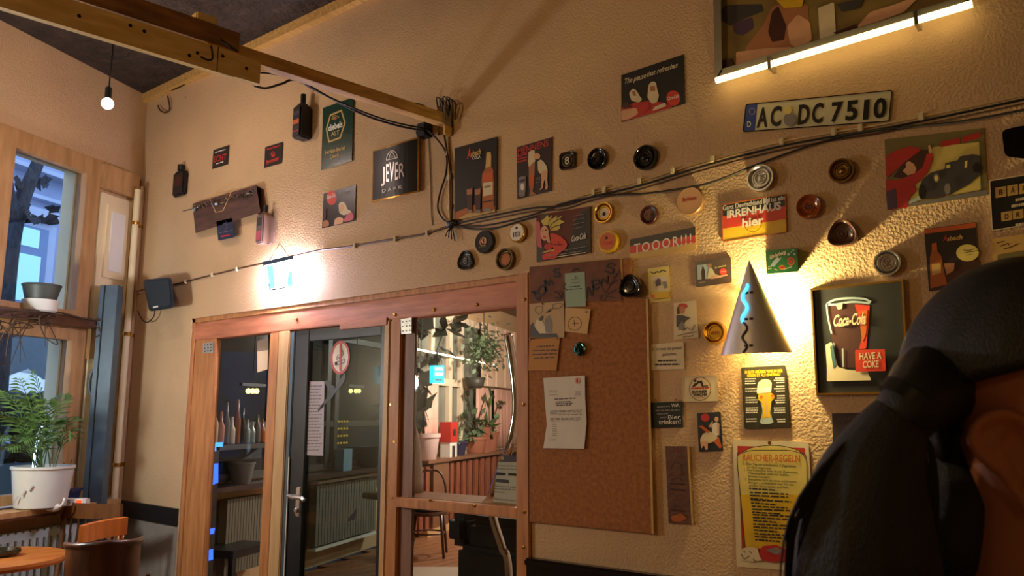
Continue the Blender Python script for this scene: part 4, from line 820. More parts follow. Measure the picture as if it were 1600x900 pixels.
for ring, (n, rr, oo) in enumerate(((9,.030,.004),(7,.020,.012),(5,.010,.018))):
    for i in range(n):
        a = 2*math.pi*i/n + ring*.4; d = Vector((math.cos(a), 0, math.sin(a))); t_ = Vector((-math.sin(a), 0, math.cos(a)))
        pts = [pw + Vector((0,-oo,0)), pw + d*rr*.7 + Vector((0,-oo-.008,0)), pw + d*rr + Vector((0,-oo-.003,0)), pw + d*rr*.6 + Vector((0,-oo,0))]
        V = []
        for q_ in catmull(pts, 3): V += [q_ - t_*.006, q_ + t_*.006]
        obj('loop', V, [(2*j,2*j+1,2*j+3,2*j+2) for j in range(len(V)//2-1)], FO if (i+ring) % 3 else FO2, ro)
# ------------------------------------------------------------------ ashtrays and lids on the wall
def lid(name, label, cx, top, bot, mt, kind='ashtray', emb=None, shape=None, depth=.022, grp='ashtrays hung on the back wall', inner=None, cat=None):
    o = 0; c = W(cx, (top+bot)/2, 0); r = (W(cx, top) - W(cx, bot)).length / 2
    R_ = root(name, label, cat or 'ashtray', c, grp)
    ax = (0,-1,0)
    if kind == 'bowl': prof = [(r*.96,0),(r,depth*.6),(r*.97,depth),(r*.86,depth),(r*.74,depth*.45),(r*.66,depth*.40),(r*.62,depth*.62),(r*.56,depth*.62),(r*.52,depth*.45),(r*.05,depth*.45)]
    elif kind == 'cap': prof = [(r*.95,0),(r,depth*.2),(r,depth*.8),(r*.95,depth),(r*.80,depth*.97),(r*.05,depth)]
    else: prof = [(r*.93,0),(r,depth*.35),(r*.99,depth*.8),(r*.93,depth),(r*.82,depth*.92),(r*.72,depth*.62),(r*.60,depth*.55),(r*.05,depth*.58)]
    obj('dish', *lathe(c, ax, prof, 32, shape), mt, R_, True, autos=50)
    h = {'bowl': depth*.45, 'cap': depth, 'ashtray': depth*.58}[kind]
    if inner: obj('face', *lathe(c, ax, [(r*inner[0], h), (r*inner[0], h+.0015), (r*.02, h+.0018)], 28, shape), inner[1], R_)
    if emb:
        for e in emb:
            if e[0] == 'ring': obj('ring', *tube([c + Vector((math.cos(a)*r*e[1], -h-.002, math.sin(a)*r*e[1])) for a in [i*math.pi/12 for i in range(25)]], r*.035, 6), e[2], R_, True)
            elif e[0] == 'txt':
                V, Fc = text_vf(e[1], 0, .02); wd, hh, dz = e[2]*r, e[3]*r, e[4]*r
                obj('lettering', [c + Vector(((u-.5)*wd*2, -h-.003, (v-.5)*hh*2+dz)) for u, v in V], Fc, e[5], R_)
            elif e[0] == 'dot': obj('emblem', *lathe(c + Vector((e[1]*r, 0, e[2]*r)), ax, [(r*e[3], h), (r*e[3]*.8, h+.004), (r*.02, h+.005)], 14), e[4], R_, True)
    return R_
tri = lambda a: 1 + .09*math.cos(3*(a - math.pi/2 + math.pi))
sq = lambda a: min(1.22, 1/max(abs(math.cos(a)), abs(math.sin(a)))) * .86
GB, ST, BR, PL = MATS['black_gloss'], MATS['steel'], MATS['brass'], MATS['black_plastic']
lid('ashtray', 'square dark glass ashtray right of the MENNENS sign', 889, 236, 268, M('smoke_glass', (50,38,24), .15, var=.2), 'ashtray', [('txt','8',.25,.35,0,P('cream')),('ring',.55,MATS['p_grey'])], sq)
lid('ashtray', 'round black ribbed ashtray, left of the two round black ones above the cables', 935.5, 232.5, 266, GB, 'ashtray', [('ring',.3,GB),('ring',.5,GB)])
lid('ashtray', 'larger round glossy black ashtray below the pause sign', 1011, 228, 267, GB, 'bowl', [('dot',-.15,.1,.25,GB),('dot',.2,-.2,.2,GB)])
lid('ashtray', 'black rounded triangular ashtray above the end of the door lintel', 730, 393, 423, M('charcoal', (36,42,44), .3, var=.2), 'ashtray', [('txt','8',.25,.3,0,MATS['p_grey'])], tri)
lid('jar_lid', 'dark blue round lid with a gold number above the black triangular ashtray', 760, 361, 396.5, M('lid_navy', (28,32,46), .3, var=.2), 'cap', [('txt','43',.3,.22,.05,P('skin')),('ring',.36,P('skin')),('txt','LICOR',.4,.08,-.42,P('olive'))], cat='lid')
lid('jar_lid', 'white round lid with red number 103 and gold rim', 812, 349.5, 379.5, MATS['gold_metal'], 'cap', [('txt','103',.42,.24,-.2,P('cola')),('dot',.0,.45,.14,MATS['ink'])], inner=(.86, P('white')), cat='lid')
lid('ashtray', 'copper centred round metal ashtray touching the door lintel', 792, 388.5, 423, M('metal_dark', (120,106,80), .3, .9), 'bowl', [('ring',.8,BR)], inner=(.52, P('amber')))
lid('ashtray', 'round brass rimmed ashtray with an eye shaped mark above the yellow lid', 946, 317, 350, BR, 'bowl', [('dot',0,-.1,.2,MATS['ink'])], inner=(.5, P('cream')))
lid('jar_lid', 'bright yellow round lid with a tan label below the cable', 953, 361, 396, P('yellow'), 'cap', [('txt','Camel',.5,.16,-.12,P('bright_red')),('dot',-.05,.3,.15,P('cola'))], inner=(.78, P('orange')), cat='lid')
lid('ashtray', 'small dark red round ashtray above the football sign', 1015.5, 321.5, 351, M('dark_red', (74,24,24), .4, var=.2), 'ashtray', [('ring',.42,P('amber')),('ring',.22,P('amber'))], depth=.014)
lid('ashtray', 'large flat tan round tray with faint red script below the cable', 1080, 293, 337, M('tan_tray', (150,112,70), .35, .3, var=.1), 'cap', [('txt','Bohlsen',.5,.14,.15,P('red'))], depth=.016)
lid('ashtray', 'round silver ashtray with embossed monogram above the IRRENHAUS sign', 1190.5, 258.5, 300.5, ST, 'bowl', [('txt','CBS',.34,.28,0,M('pewter',(120,118,112),.3,1)),('ring',.42,ST)])
lid('ashtray', 'round bronze ashtray below the licence plate end', 1317, 249, 287.5, M('bronze', (120,88,40), .35, .8, var=.15), 'bowl', [('dot',0,0,.25,M('bronze_light',(170,130,66),.3,.8)),('ring',.45,BR)])
lid('ashtray', 'round orange brown glazed ashtray right of the IRRENHAUS sign', 1266, 304.5, 343, M('glaze_amber', (150,70,18), .12, var=.2, coat=.6), 'ashtray', [('txt','JB',.25,.2,0,P('cola')),('ring',.4,P('orange'))])
lid('ashtray', 'brown rounded triangular ashtray right of the green tin', 1319, 345, 389, M('glaze_brown', (84,52,38), .2, var=.2, coat=.4), 'ashtray', [('ring',.3,M('glaze_b2',(110,74,56),.2)),('dot',0,0,.12,M('glaze_b2'))], tri, depth=.03)
lid('ashtray', 'round polished silver ashtray above the cola glass sign', 1388.5, 391.5, 432, ST, 'bowl', [('txt','SK',.28,.24,0,MATS['pewter']),('ring',.40,ST)])
lid('ashtray', 'round gold ashtray half hidden by the cone lamp', 1120, 502, 538.5, MATS['gold_metal'], 'bowl', [('txt','MARS',.4,.14,0,P('amber'))], depth=.03)
c = lid('ashtray', 'black rounded triangular ashtray in the corner notch of the cork board', 990.5, 431.5, 467.5, GB, 'ashtray', [('ring',.4,M('charcoal'))], tri)
c.location.y -= .020

# ------------------------------------------------------------------ tins and flat bottles on the wall
def wall_bottle(name, label, x0, x1, yt, ys, yb, depth, mt, extra=None, neck=.3):
    """rectangular spirit-bottle shaped tin standing off the wall; x0..x1 front width, yt cap top, ys shoulder, yb bottom"""
    cx = (x0+x1)/2; a, b = W(x0, (ys+yb)/2, depth), W(x1, (ys+yb)/2, depth); zs, zt, zb = W(cx, ys, depth).z, W(cx, yt, depth/2).z, W(cx, yb, depth).z
    w_ = b.x - a.x; xm = (a.x+b.x)/2; hn = (zt-zs)
    R_ = root(name, label, 'bottle', (xm, D, zb))
    obj('body', *bbox((a.x, D-depth, zb), (b.x, D, zs), min(.012, w_*.12)), mt, R_)
    obj('shoulder', *slab([(a.x+.01,D-depth+.008,zs-.004),(b.x-.01,D-depth+.008,zs-.004),(b.x-.01,D-.004,zs-.004),(a.x+.01,D-.004,zs-.004)], [(xm-w_*neck/2,D-depth*.7,zs+hn*.28),(xm+w_*neck/2,D-depth*.7,zs+hn*.28),(xm+w_*neck/2,D-depth*.3,zs+hn*.28),(xm-w_*neck/2,D-depth*.3,zs+hn*.28)]), mt, R_)
    obj('cap', *lathe((xm, D-depth/2, zs+hn*.25), (0,0,1), [(w_*neck*.5,0),(w_*neck*.5,hn*.72),(w_*neck*.42,hn*.75)], 16), MATS['black_plastic'] if mt is not ST else ST, R_, True, autos=40)
    return R_, a.x, b.x, zb, zs, D-depth
B_ = M('bottle_tin', (30,26,28), .45, var=.25, vs=12)
r_, xa, xb, zb, zs, yy = wall_bottle('bottle_tin', 'dark flat bottle shaped tin alone at the far left of the wall', 269, 286, 260, 268, 305, .04, B_, neck=.35)
obj('label', *face([(xa+.02,yy-.001,zb+.08),(xb-.03,yy-.001,zb+.06),(xb-.02,yy-.001,zs-.05),(xa+.05,yy-.001,zs-.03)]), P('cola'), r_)
r_, xa, xb, zb, zs, yy = wall_bottle('bottle_tin', 'large black bottle shaped tin with an orange label left of the green beer sign', 456, 469, 152, 165, 214, .09, B_, neck=.4)
for nm, f0, f1, mt in (('orange_label', .42, .56, P('orange')), ('thin_line', .18, .21, P('red')), ('upper_label', .70, .82, P('dgrey'))):
    obj(nm, *face([(xa+.012,yy-.001,zb+(zs-zb)*f0),(xb-.012,yy-.001,zb+(zs-zb)*f0),(xb-.012,yy-.001,zb+(zs-zb)*f1),(xa+.012,yy-.001,zb+(zs-zb)*f1)]), mt, r_)
r_, xa, xb, zb, zs, yy = wall_bottle('flask_tin', 'silver rectangular flask shaped tin right of the tilted wooden board', 399, 410, 324, 335, 380, .085, M('flask_silver', (150,128,116), .3, .6, var=.15), neck=.4)
obj('dark_panel', *face([(xa+.012,yy-.001,zb+(zs-zb)*.6),(xb-.012,yy-.001,zb+(zs-zb)*.6),(xb-.012,yy-.001,zs-.02),(xa+.012,yy-.001,zs-.02)]), P('dgrey'), r_)
obj('red_panel', *face([(xa+.012,yy-.001,zb+.02),(xb-.015,yy-.001,zb+.02),(xb-.015,yy-.001,zb+(zs-zb)*.42),(xa+.012,yy-.001,zb+(zs-zb)*.42)]), P('pink'), r_)
s = Sign('small_box_tin', 'small dark navy tin box below the tilted wooden board', 'tin', [(338,346),(363,340),(366,371),(341,376)], .05, M('tin_navy2', (34,40,52), .35, var=.2), 1.5)
s.strokes('mark', [[(347,353),(351,349),(355,353),(351,360),(350,364)]], 1.6, P('purple')); s.lines('line', [(342,364.5,364,360)], .8, P('grey')); s.lines('red_word', [(345,371,359,368)], 2.4, P('red'))
# green Underberg tin box
z = zc(1190, 375, 15)
s = Sign('green_tin', 'green tin box with a fish and script lettering above the cone lamp', 'tin', [(95,250),(830,185),(860,740),(115,800)], .055, M('tin_bright_green', (22,104,52), .3, var=.15, coat=.4), 2, z)
s.txt('Underberg', (190,452), (570,315), 90, P('cream'), .1, .03); s.poly('fish', [(215,600),(260,510),(340,420),(390,400),(410,440),(470,400),(440,460),(380,520),(290,630)], P('sky'), 1.2); s.ell('prawn', (690,500), 88, 100, P('orange')); s.ell('prawn_curl', (680,505), 52, 62, P('green')); s.ell('prawn_core', (690,500), 28, 40, P('bright_red'))
s.ell('badge', (478,640), 76, 56, P('yellow')); s.poly('badge_band', [(410,628),(545,612),(548,665),(414,676)], P('bright_red')); s.lines('small_print', [(150,640,240,620),(150,690,240,675),(300,690,370,720),(520,700,700,640)], 1.6, P('cream'))
for q_ in ((630,335,30),(745,240,22),(770,330,26),(700,285,16)): s.ell('bubble', q_[:2], q_[2], q_[2], P('sky'))

# tilted wooden board with tinsel and a gold string
z = zc(270, 230, 5.295)
s = Sign('wooden_board', 'tilted weathered wooden board with glittering tinsel below the small signs', 'board', [(162,468),(690,312),(725,540),(188,712)], .05, M('board_weathered', (98,66,52), .7, rgb2=(66,44,36), vs=8, stretch=(1,4,4), bump=.3, bs=30), 1.2, z)
obj('end_board', *slab([s.pl(*z(p_), .0) for p_ in ((690,325),(735,340),(720,540),(706,560))], [s.pl(*z(p_), .02) for p_ in ((690,325),(735,340),(720,540),(706,560))]), MATS['wood_dark'], s.root)
s.strokes('gold_string', [[(290,410),(460,305),(505,350)],[(300,420),(355,540),(415,525),(490,355)],[(290,412),(420,385)]], 1.0, P('gold'), 0)
TI = M('tinsel', (190,196,196), .12, 1, var=.3, vs=60)
tw = []
for i in range(64):
    u = i / 63; bx_, by_ = 165 + 500*u, 500 - 128*u
    for k in range(2):
        p = s.pl(*z((bx_ + random.uniform(-14,14), by_ + random.uniform(-16,20))), s.t + random.uniform(.002,.03))
        d = Vector((random.uniform(-1,1), random.uniform(-1,.2), random.uniform(-1,1))).normalized()*random.uniform(.008,.022); e = d.cross(Vector((.3,.8,.2))).normalized()*.003
        tw.append(face([p-d-e, p-d+e, p+d+e, p+d-e]))
g = obj('tinsel', *cat_(*tw), TI, s.root); g['kind'] = 'stuff'
obj('twig', *tube([s.pl(*z((168,512)), .06), s.pl(*z((120,520)), .07), s.pl(*z((85,530)), .075)], .004, 6), TI, s.root)
for p_ in ((178,520),(362,468)): obj('bauble', *ball(s.pl(*z(p_), s.t+.012), .014, 10), M('bauble', (200,225,225), .1, .8), s.root, True)

# ------------------------------------------------------------------ lit sign over the door
ls = root('light_box_sign', 'glaring white and cyan light sign hung on strings above the door', 'lamp', W(443, 455, .03))
q = [(411,413),(457,402),(459,448),(421,455)]
yo = .11
obj('housing', *slab([W(x,y,yo-.035) for x,y in q], [W(x,y,yo) for x,y in q]), MATS['black_plastic'], ls)
obj('top_bar', *slab([W(x,y,yo-.045) for x,y in ((410,409),(458,398.5),(458.5,404.5),(411,415))], [W(x,y,yo+.012) for x,y in ((410,409),(458,398.5),(458.5,404.5),(411,415))]), M('bar_blue', (40,70,96), .4), ls)
f = lambda P_, mt, nm, o_: obj(nm, *face([W(x,y,yo+o_) for x,y in P_]), mt, ls)
f([(413,415),(456,405),(458,446),(423,452)], M('sign_white', (225,250,255),  .4, emit=12), 'white_panel', .002)
f([(416,416),(427,414),(430,450),(422,451.5)], M('sign_cyan', (120,225,245), .4, emit=1.4), 'cyan_panel', .003)
f([(450,424),(456.5,424),(457.5,446),(449,447.5)], MATS['sign_cyan'], 'cyan_panel', .003)
f([(437,451),(447,448.7),(446,450.5),(438,452.5)], P('grey'), 'lower_mark', .003)
obj('tube_glow', *tube([W(415,418,.03), W(424,458,.03), W(462,449,.03), W(466,412,.03)], .012, 8), M('back_tube', (236,222,255), .4, emit=330), ls, True)
obj('string', *cat_(tube([W(421,407,yo-.01), W(437,380,.01)], .003, 6), tube([W(451,401,yo-.01), W(437,380,.01)], .0025, 6)), MATS['cable_cream'], ls)

# ------------------------------------------------------------------ loudspeaker near the corner
spk = root('loudspeaker', 'small dark loudspeaker mounted on the wall near the corner', 'speaker', W(250, 487, .06))
spl = lambda x, y, off: W(x, y, off)
q = [(223,437),(268,433),(272,481),(233,487)]
qb = [(232,441),(266,437),(268,478),(236,482)]
obj('cabinet', *slab([W(x,y,.02) for x,y in rnd(qb,4)], [W(x,y,.14) for x,y in rnd(q,6)]), MATS['speaker_black'], spk, True, autos=50)
gq = [(225.5,439.5),(265,436),(268,478),(235,483.5)]
obj('grille', *slab([W(x,y,.139) for x,y in rnd(gq,5)], [W(x,y,.146) for x,y in rnd(inset(gq,1.5),5)]), M('grille', (34,44,48), .7, bump=.5, bs=500, dist=.002), spk)
obj('badge', *slab([W(x,y,.146) for x,y in ((239,479),(247,477.5),(247,480),(239,481.5))], [W(x,y,.148) for x,y in ((239,479),(247,477.5),(247,480),(239,481.5))]), P('white'), spk)
obj('bracket', *bbox(W(252,462,.02)-Vector((.03,0,.03)), W(252,462,0)+Vector((.03,0,.03)), .004), MATS['black_plastic'], spk)

# ------------------------------------------------------------------ cables
cable('wall_cable', 'thin brown cable along the wall from the loudspeaker to the cable bundle', [(270,445),(290,440),(330,430),(380,418),(413,411,.03),(460,400,.03),(500,391),(540,386),(600,376),(660,366),(705,352)], .008, .0055, MATS['cable_brown'], clips=[(290,440),(332,429.5),(370,420.5),(555,384),(618,373.5),(668,364)])
cable('wall_cable', 'thin dark wire dangling below the loudspeaker', [(242,485),(240,495),(232,503),(225,502),(219,494),(215,485)], .05, .004, MATS['cable_black'])
cable('wall_cable', 'short wire from the pipes to the loudspeaker', [(205,456),(215,455),(226,452)], .02, .004, MATS['cable_brown'])
# long bundle rising to the right
up = [(705,352),(760,340),(830,326),(880,322),(925,308),(1000,290),(1070,268),(1140,248),(1220,228),(1300,213),(1380,200),(1480,180),(1620,150)]
def shift(P_, d, k=0): return [(x, y + d + k*(x-705)/900) for x, y in P_]
def yat(P_, x):
    for (a, b), (c, d) in zip(P_, P_[1:]):
        if a <= x <= c: return b + (d-b)*(x-a)/(c-a)
cr = shift(up,-7,2)
cable('wall_cable', 'cream upper cable of the bundle rising to the right across the signs', cr, .007, .0034, MATS['cable_cream'], clips=[(x, yat(cr, x)) for x in (928,945,1000,1052,1114,1222,1303,1345,1440)])
cable('wall_cable', 'thick black cable just below the cream one across the signs', shift(up,-1,2), .010, .0042, MATS['cable_black'])
cable('wall_cable', 'brown middle cable of the bundle rising to the right', shift(up,4,4), .006, .0032, MATS['cable_brown'])
cable('wall_cable', 'lowest sagging black cable passing over the tan tray', [(705,354),(760,352),(830,336),(880,318),(940,306),(1010,302),(1080,292),(1120,282),(1170,262),(1240,236),(1320,212),(1420,198),(1500,190),(1620,168)], .014, .0038, MATS['cable_black'])
cable('wall_cable', 'thin black cable looping under the bundle near the number lids', [(705,352),(740,358),(775,356),(810,346),(838,338)], .010, .004, MATS['cable_black'])
# vertical runs below the beam end
cable('wall_cable', 'bulging black cable dropping from the junction box to the cable bundle', [(668,203,.05),(685,220,.03),(697,240),(697,270),(688,300),(684,325),(692,342),(705,350)], .012, .0048, MATS['cable_black'])
cable('wall_cable', 'straight cream cable down the wall beside the Asbach sign', [(699,205),(701,240),(702,290),(703,345)], .006, .006, MATS['cable_cream'], clips=[(699,240),(702,278),(702,325)])
cable('wall_cable', 'brown cable down the wall between the two beer signs', [(693,205),(699,240),(706,290),(705,348)], .012, .005, MATS['cable_brown'])
cable('wall_cable', 'fine wire hanging from the junction box beside the beer mirror', [(669,208),(671,240),(673,290),(674,330),(676,352)], .004, .0022, MATS['cable_brown'])
cable('wall_cable', 'thin cable draped from the board end to the batten, upper of two', [(398,113,1.0),(430,116,.85),(465,124,.68),(490,140,.58),(560,172,.36),(612,190,.2),(660,200,.06)], .10, .0045, MATS['cable_black'])
cable('wall_cable', 'thick black cable sagging from the board end to the junction box, lower of two', [(398,134,1.0),(415,138,.92),(440,131,.8),(465,126,.7),(520,155,.48),(570,180,.3),(620,196,.16),(662,204,.06)], .08, .0055, MATS['cable_black'])
cable('wall_cable', 'black cable running diagonally over the overhead beam', [(345,62,1.22),(370,80,1.12),(400,100,1.0),(440,118,.82),(470,125,.68)], .4, .005, MATS['cable_black'])
cable('wall_cable', 'short black cable arching behind the beam end', [(635,163,.12),(650,162,.08),(664,167,.05),(669,174,.03)], .05, .0055, MATS['cable_black'])
cable('wall_cable', 'brown cable looped at the ceiling above the far left wall', [(262,150),(265,170),(258,176),(250,172),(247,165)], .02, .006, MATS['cable_brown'])
cable('wall_cable', 'dark cable along the ceiling edge towards the bulb', [(298,116),(290,130),(270,140),(240,145),(200,150)], .02, .006, MATS['cable_black'])
# junction box and steel bracket at the beam end
p = W(664, 204, .03)
jb = root('junction_box', 'small black junction box under the batten end', 'box', p)
obj('case', *bbox(p - Vector((.035,.03,.035)), p + Vector((.03,.03,.035)), .005), MATS['black_plastic'], jb)
obj('gland', *lathe(p + Vector((-.035,0,0)), (-1,0,0), [(.012,0),(.012,.02),(.008,.022)], 12), MATS['black_plastic'], jb)
bk = root('batten_bracket', 'tangle of steel bracket and wire straps where the batten meets the wall', 'bracket', W(695, 195, 0))
obj('plate', *slab([W(x,y,0) for x,y in ((683,166),(705,164),(708,205),(684,212))], [W(x,y,.008) for x,y in ((683,166),(705,164),(708,205),(684,212))]), MATS['brass'], bk)
obj('strap', *obox(W(700,182,.03), Vector((.006,0,0)), Vector((0,.03,0)), Vector((0,0,.05))), MATS['steel'], bk)
obj('wood_block', *bbox(W(703,192,.05)-Vector((.05,0,.05)), W(703,192,0)+Vector((.02,0,-.02)), .004), MATS['wood_beam'], bk)
for k in range(5):
    a = W(684+k*5, 168+random.uniform(-2,4), .03); obj('wire', *tube([a, a+Vector((.02,-.03,.04)), a+Vector((.05,-.02,.01)), a+Vector((.03,.0,-.06))], .004, 6, 4), MATS['cable_brown' if k % 2 else 'cable_black'], bk, True)
kn = root('cable_knot', 'knot of dark tape where the cables meet above the lintel', 'cable', W(706, 356, .02))
obj('tape', *lathe(W(706,351,.015)+Vector((-.03,0,0)), (1,0,.15), [(.008,0),(.018,.01),(.020,.03),(.017,.05),(.008,.06)], 10), MATS['black_plastic'], kn, True)
for k in range(4):
    a = W(704+k, 356, .015); obj('loose_end', *tube([a, a+Vector((-.01+.008*k,-.012,-.02)), a+Vector((-.025+.016*k,-.008,-.04-.01*k))], .003, 6, 4), MATS['cable_black'], kn, True)

# ------------------------------------------------------------------ bare bulb on its flex near the ceiling
bp = CAM + (W(168,162) - CAM) * .68
bu = root('hanging_bulb', 'bare glowing bulb hanging below the dark ceiling at upper left', 'lamp', bp - Vector((0,0,.05)))
obj('bulb', *ball(bp, .032, 14), M('bulb_glow', (255,240,225), .3, emit=60), bu, True)
obj('socket', *lathe(bp + Vector((0,0,.030)), (0,0,1), [(.016,0),(.018,.015),(.018,.06),(.008,.07)], 14), MATS['black_plastic'], bu, True, autos=40)
obj('flex', *tube([bp + Vector((0,0,.09)), bp + Vector((.01,0,.3)), Vector((bp.x, bp.y, H))], .004, 6), MATS['cable_black'], bu)
bl_ = bpy.data.lights.new('bulb_light', 'POINT'); bl_.energy = 60; bl_.color = (1, .76, .68); bl_.shadow_soft_size = .035
lo = bpy.data.objects.new('bulb_light', bl_); lo.location = bp; COL.objects.link(lo)
MATS['bulb_glow'].node_tree.nodes['Principled BSDF'].inputs['Emission Strength'].default_value = 8

# ------------------------------------------------------------------ cone wall lamp, blue reflection built into its wavy tube
xm, zt, zb = -1.075, W(1160,408,.07).z, W(1170,553,.10).z
hw = .132
lampr = root('cone_wall_lamp', 'tall brushed steel cone wall lamp with a wavy blue glowing tube', 'lamp', (xm, D, zb))
NS, NR = 24, 16; V, Fc = [], []
def cone_pt(u, v, inner=0):        # u -1..1 across, v 0 apex .. 1 base
    rr_ = hw * v; return Vector((xm + math.sin(u*1.35)/math.sin(1.35)*rr_, D - .062 - (math.cos(u*1.35)-math.cos(1.35))*.085*v - .02*(1-v) + inner, zt + (zb-zt)*v))
for i in range(NR+1):
    for j in range(NS+1): V.append(cone_pt(-1+2*j/NS, max(.004, i/NR)))
nv = len(V)
for i in range(NR+1):
    for j in range(NS+1): V.append(cone_pt(-1+2*j/NS, max(.004, i/NR), .0025))
for o_ in (0, nv):
    for i in range(NR):
        for j in range(NS): a = o_+i*(NS+1)+j; Fc.append((a, a+1, a+NS+2, a+NS+1))
for i in range(NR):
    for j in (0, NS): a = i*(NS+1)+j; Fc.append((a, a+NS+1, a+NS+1+nv, a+nv))
for j in range(NS): a = NR*(NS+1)+j; Fc.append((a, a+1, a+1+nv, a+nv))
obj('shade', V, Fc, M('brushed_steel', (200,194,184), .42, .45, var=.08, vs=12, stretch=(20,20,.5)), lampr, True, autos=60)
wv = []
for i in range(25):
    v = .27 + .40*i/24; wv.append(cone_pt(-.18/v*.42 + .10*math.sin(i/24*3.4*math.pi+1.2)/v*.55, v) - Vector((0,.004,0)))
obj('blue_reflection_tube', *tube(wv, .0055, 8), M('blue_reflection', (60,190,255), .3, emit=3.0), lampr, True)  # blue reflection on the raised wavy tube, put in as emission
wv2 = []
for i in range(13):
    v = .67 + .32*i/12; wv2.append(cone_pt(-.18/v*.42 + .10*math.sin((1+i/24*1.6/.8)*3.4*math.pi+1.2)/v*.5, v) - Vector((0,.003,0)))
obj('lower_tube', *tube(wv2, .004, 8), M('grey_tube', (96,92,90), .4), lampr, True)
for v in (.36, .64, .92):
    for u in (-.05/v*.9, .06/v*.9):
        obj('slot', *obox(cone_pt(u, v) - Vector((0,.001,0)), Vector((.006,0,0)), Vector((0,.001,0)), Vector((0,0,.004))), MATS['ink'], lampr)
obj('wall_plate', *lathe((xm, D, zt-.20), (0,-1,0), [(.04,0),(.04,.012),(.03,.016)], 20), MATS['steel'], lampr, True, autos=40)
for dz in (.06, -.06): obj('arm', *tube([(xm, D, zt-.2+dz), cone_pt(0, (.2-dz)/(zt-zb)) + Vector((0,.004,0))], .004, 6), MATS['steel'], lampr)
obj('bulb', *ball((xm+.015, D-.045, zt-.19), .024, 12, (1,1,1.5)), M('warm_bulb', (255,214,130), .3, emit=30), lampr, True)
cl = bpy.data.lights.new('cone_light', 'POINT'); cl.energy = 32; cl.color = (1, .80, .36); cl.shadow_soft_size = .02
lo = bpy.data.objects.new('cone_light', cl); lo.location = (xm+.045, D-.052, zt-.18); COL.objects.link(lo)

# ------------------------------------------------------------------ corner: pipes and steel post
def vpipe(name, label, px, py, off, r, z0, z1, mt):
    g = S(px, py, off); rr = root(name, label, 'pipe', (g.x, g.y, z0))
    obj('pipe', *tube([(g.x, g.y, z0), (g.x, g.y, z1)], r, 14), mt, rr, True, autos=40)
    for zz in (1.15, 2.05, 2.85):
        if z0 < zz < z1: obj('collar', *tube([(g.x, g.y, zz-.012), (g.x, g.y, zz+.012)], r*1.3, 14), MATS['brass'], rr)
    return rr
vpipe('heating_pipe', 'cream heating pipe in the corner beside the steel post', 200, 500, .10, .022, 0, 3.1, MATS['cream_paint'])
vpipe('heating_pipe', 'brown heating pipe right in the corner of the walls', 214, 400, .05, .02, 0, 3.15, M('pipe_brown', (176,140,96), .5))
g = S(176, 447, .16); ht = g.z
pst = root('steel_post', 'grey steel post with a grooved front and a curved handle in the corner', 'post', (g.x, g.y, 0))
ax_, ay_ = RT*1.0, Vector((RT.y, -RT.x, 0))
obj('main_profile', *obox(Vector((g.x, g.y, ht/2)) + RT*.015, RT*.042, ay_*.042, Vector((0,0,ht/2)), .04), MATS['steel_grey'], pst)
obj('front_flange', *obox(Vector((g.x, g.y, ht/2)) - RT*.046, RT*.014, ay_*.052, Vector((0,0,ht/2)), .04), MATS['steel_grey'], pst)
obj('groove', *obox(Vector((g.x, g.y, ht/2)) - RT*.030, RT*.004, ay_*.03, Vector((0,0,ht/2-.004))), MATS['hole'], pst)
hz = FL; g2 = Vector((g.x, g.y, 0)) - RT*.060
zc0 = 1.70
obj('handle', *tube([g2 + Vector((0,0,zc0+.08)), g2 - RT*.03 + Vector((0,0,zc0+.075)), g2 - RT*.045 + Vector((0,0,zc0)), g2 - RT*.03 + Vector((0,0,zc0-.075)), g2 + Vector((0,0,zc0-.08))], .012, 8, 4), M('handle_grey', (96,104,106), .4), pst, True)

# ------------------------------------------------------------------ things on the ledge and the window board
def turned(name, label, cat, base, prof, mt, par=None, n=24): return single(name, label, cat, lathe(base, (0,0,1), prof, n), mt, smooth=True, autos=40)
lb = S(62, 485, .06); lb.z = 2.12
turned('saucer_bowl', 'white bowl on the brown ledge carrying a dark pot', 'bowl', lb, [(.085,0),(.098,.01),(.105,.075),(.098,.078),(.09,.02)], MATS['white_paint'])
turned('plant_pot', 'dark grey empty flower pot standing in a white bowl on the ledge', 'pot', lb + Vector((0,0,.022)), [(.07,0),(.085,.04),(.108,.14),(.113,.142),(.113,.152),(.104,.152),(.08,.06)], M('pot_dark', (70,74,66), .5, var=.15))
# dry vine along the ledge
vn = root('dry_vine', 'tangle of dry brown vine hanging from the ledge over the lower window', 'plant', S(30, 560, .14))
for k in range(15):
    x0 = random.uniform(-20, 110); pts = [S(x0, 487+random.uniform(-3,4), .10)]
    for j in range(1, 6):
        pts.append(S(x0 + random.uniform(-34,30), 492 + j*random.uniform(2,18 if k < 9 else 5), .12 + random.uniform(0,.06)))
    obj('vine_stem', *tube(pts, [.005,.0035,.002], 5, 5), MATS['twig'], vn, True)
obj('vine_stem', *tube([S(-10,484,.11), S(40,486,.12), S(90,488,.12), S(128,497,.12), S(156,500,.14)], .007, 6, 5), MATS['twig'], vn, True)
obj('vine_stem', *tube([S(140,505,.13), S(153,512,.14), S(156,522,.14), S(148,527,.14)], .004, 6, 5), MATS['twig'], vn, True)
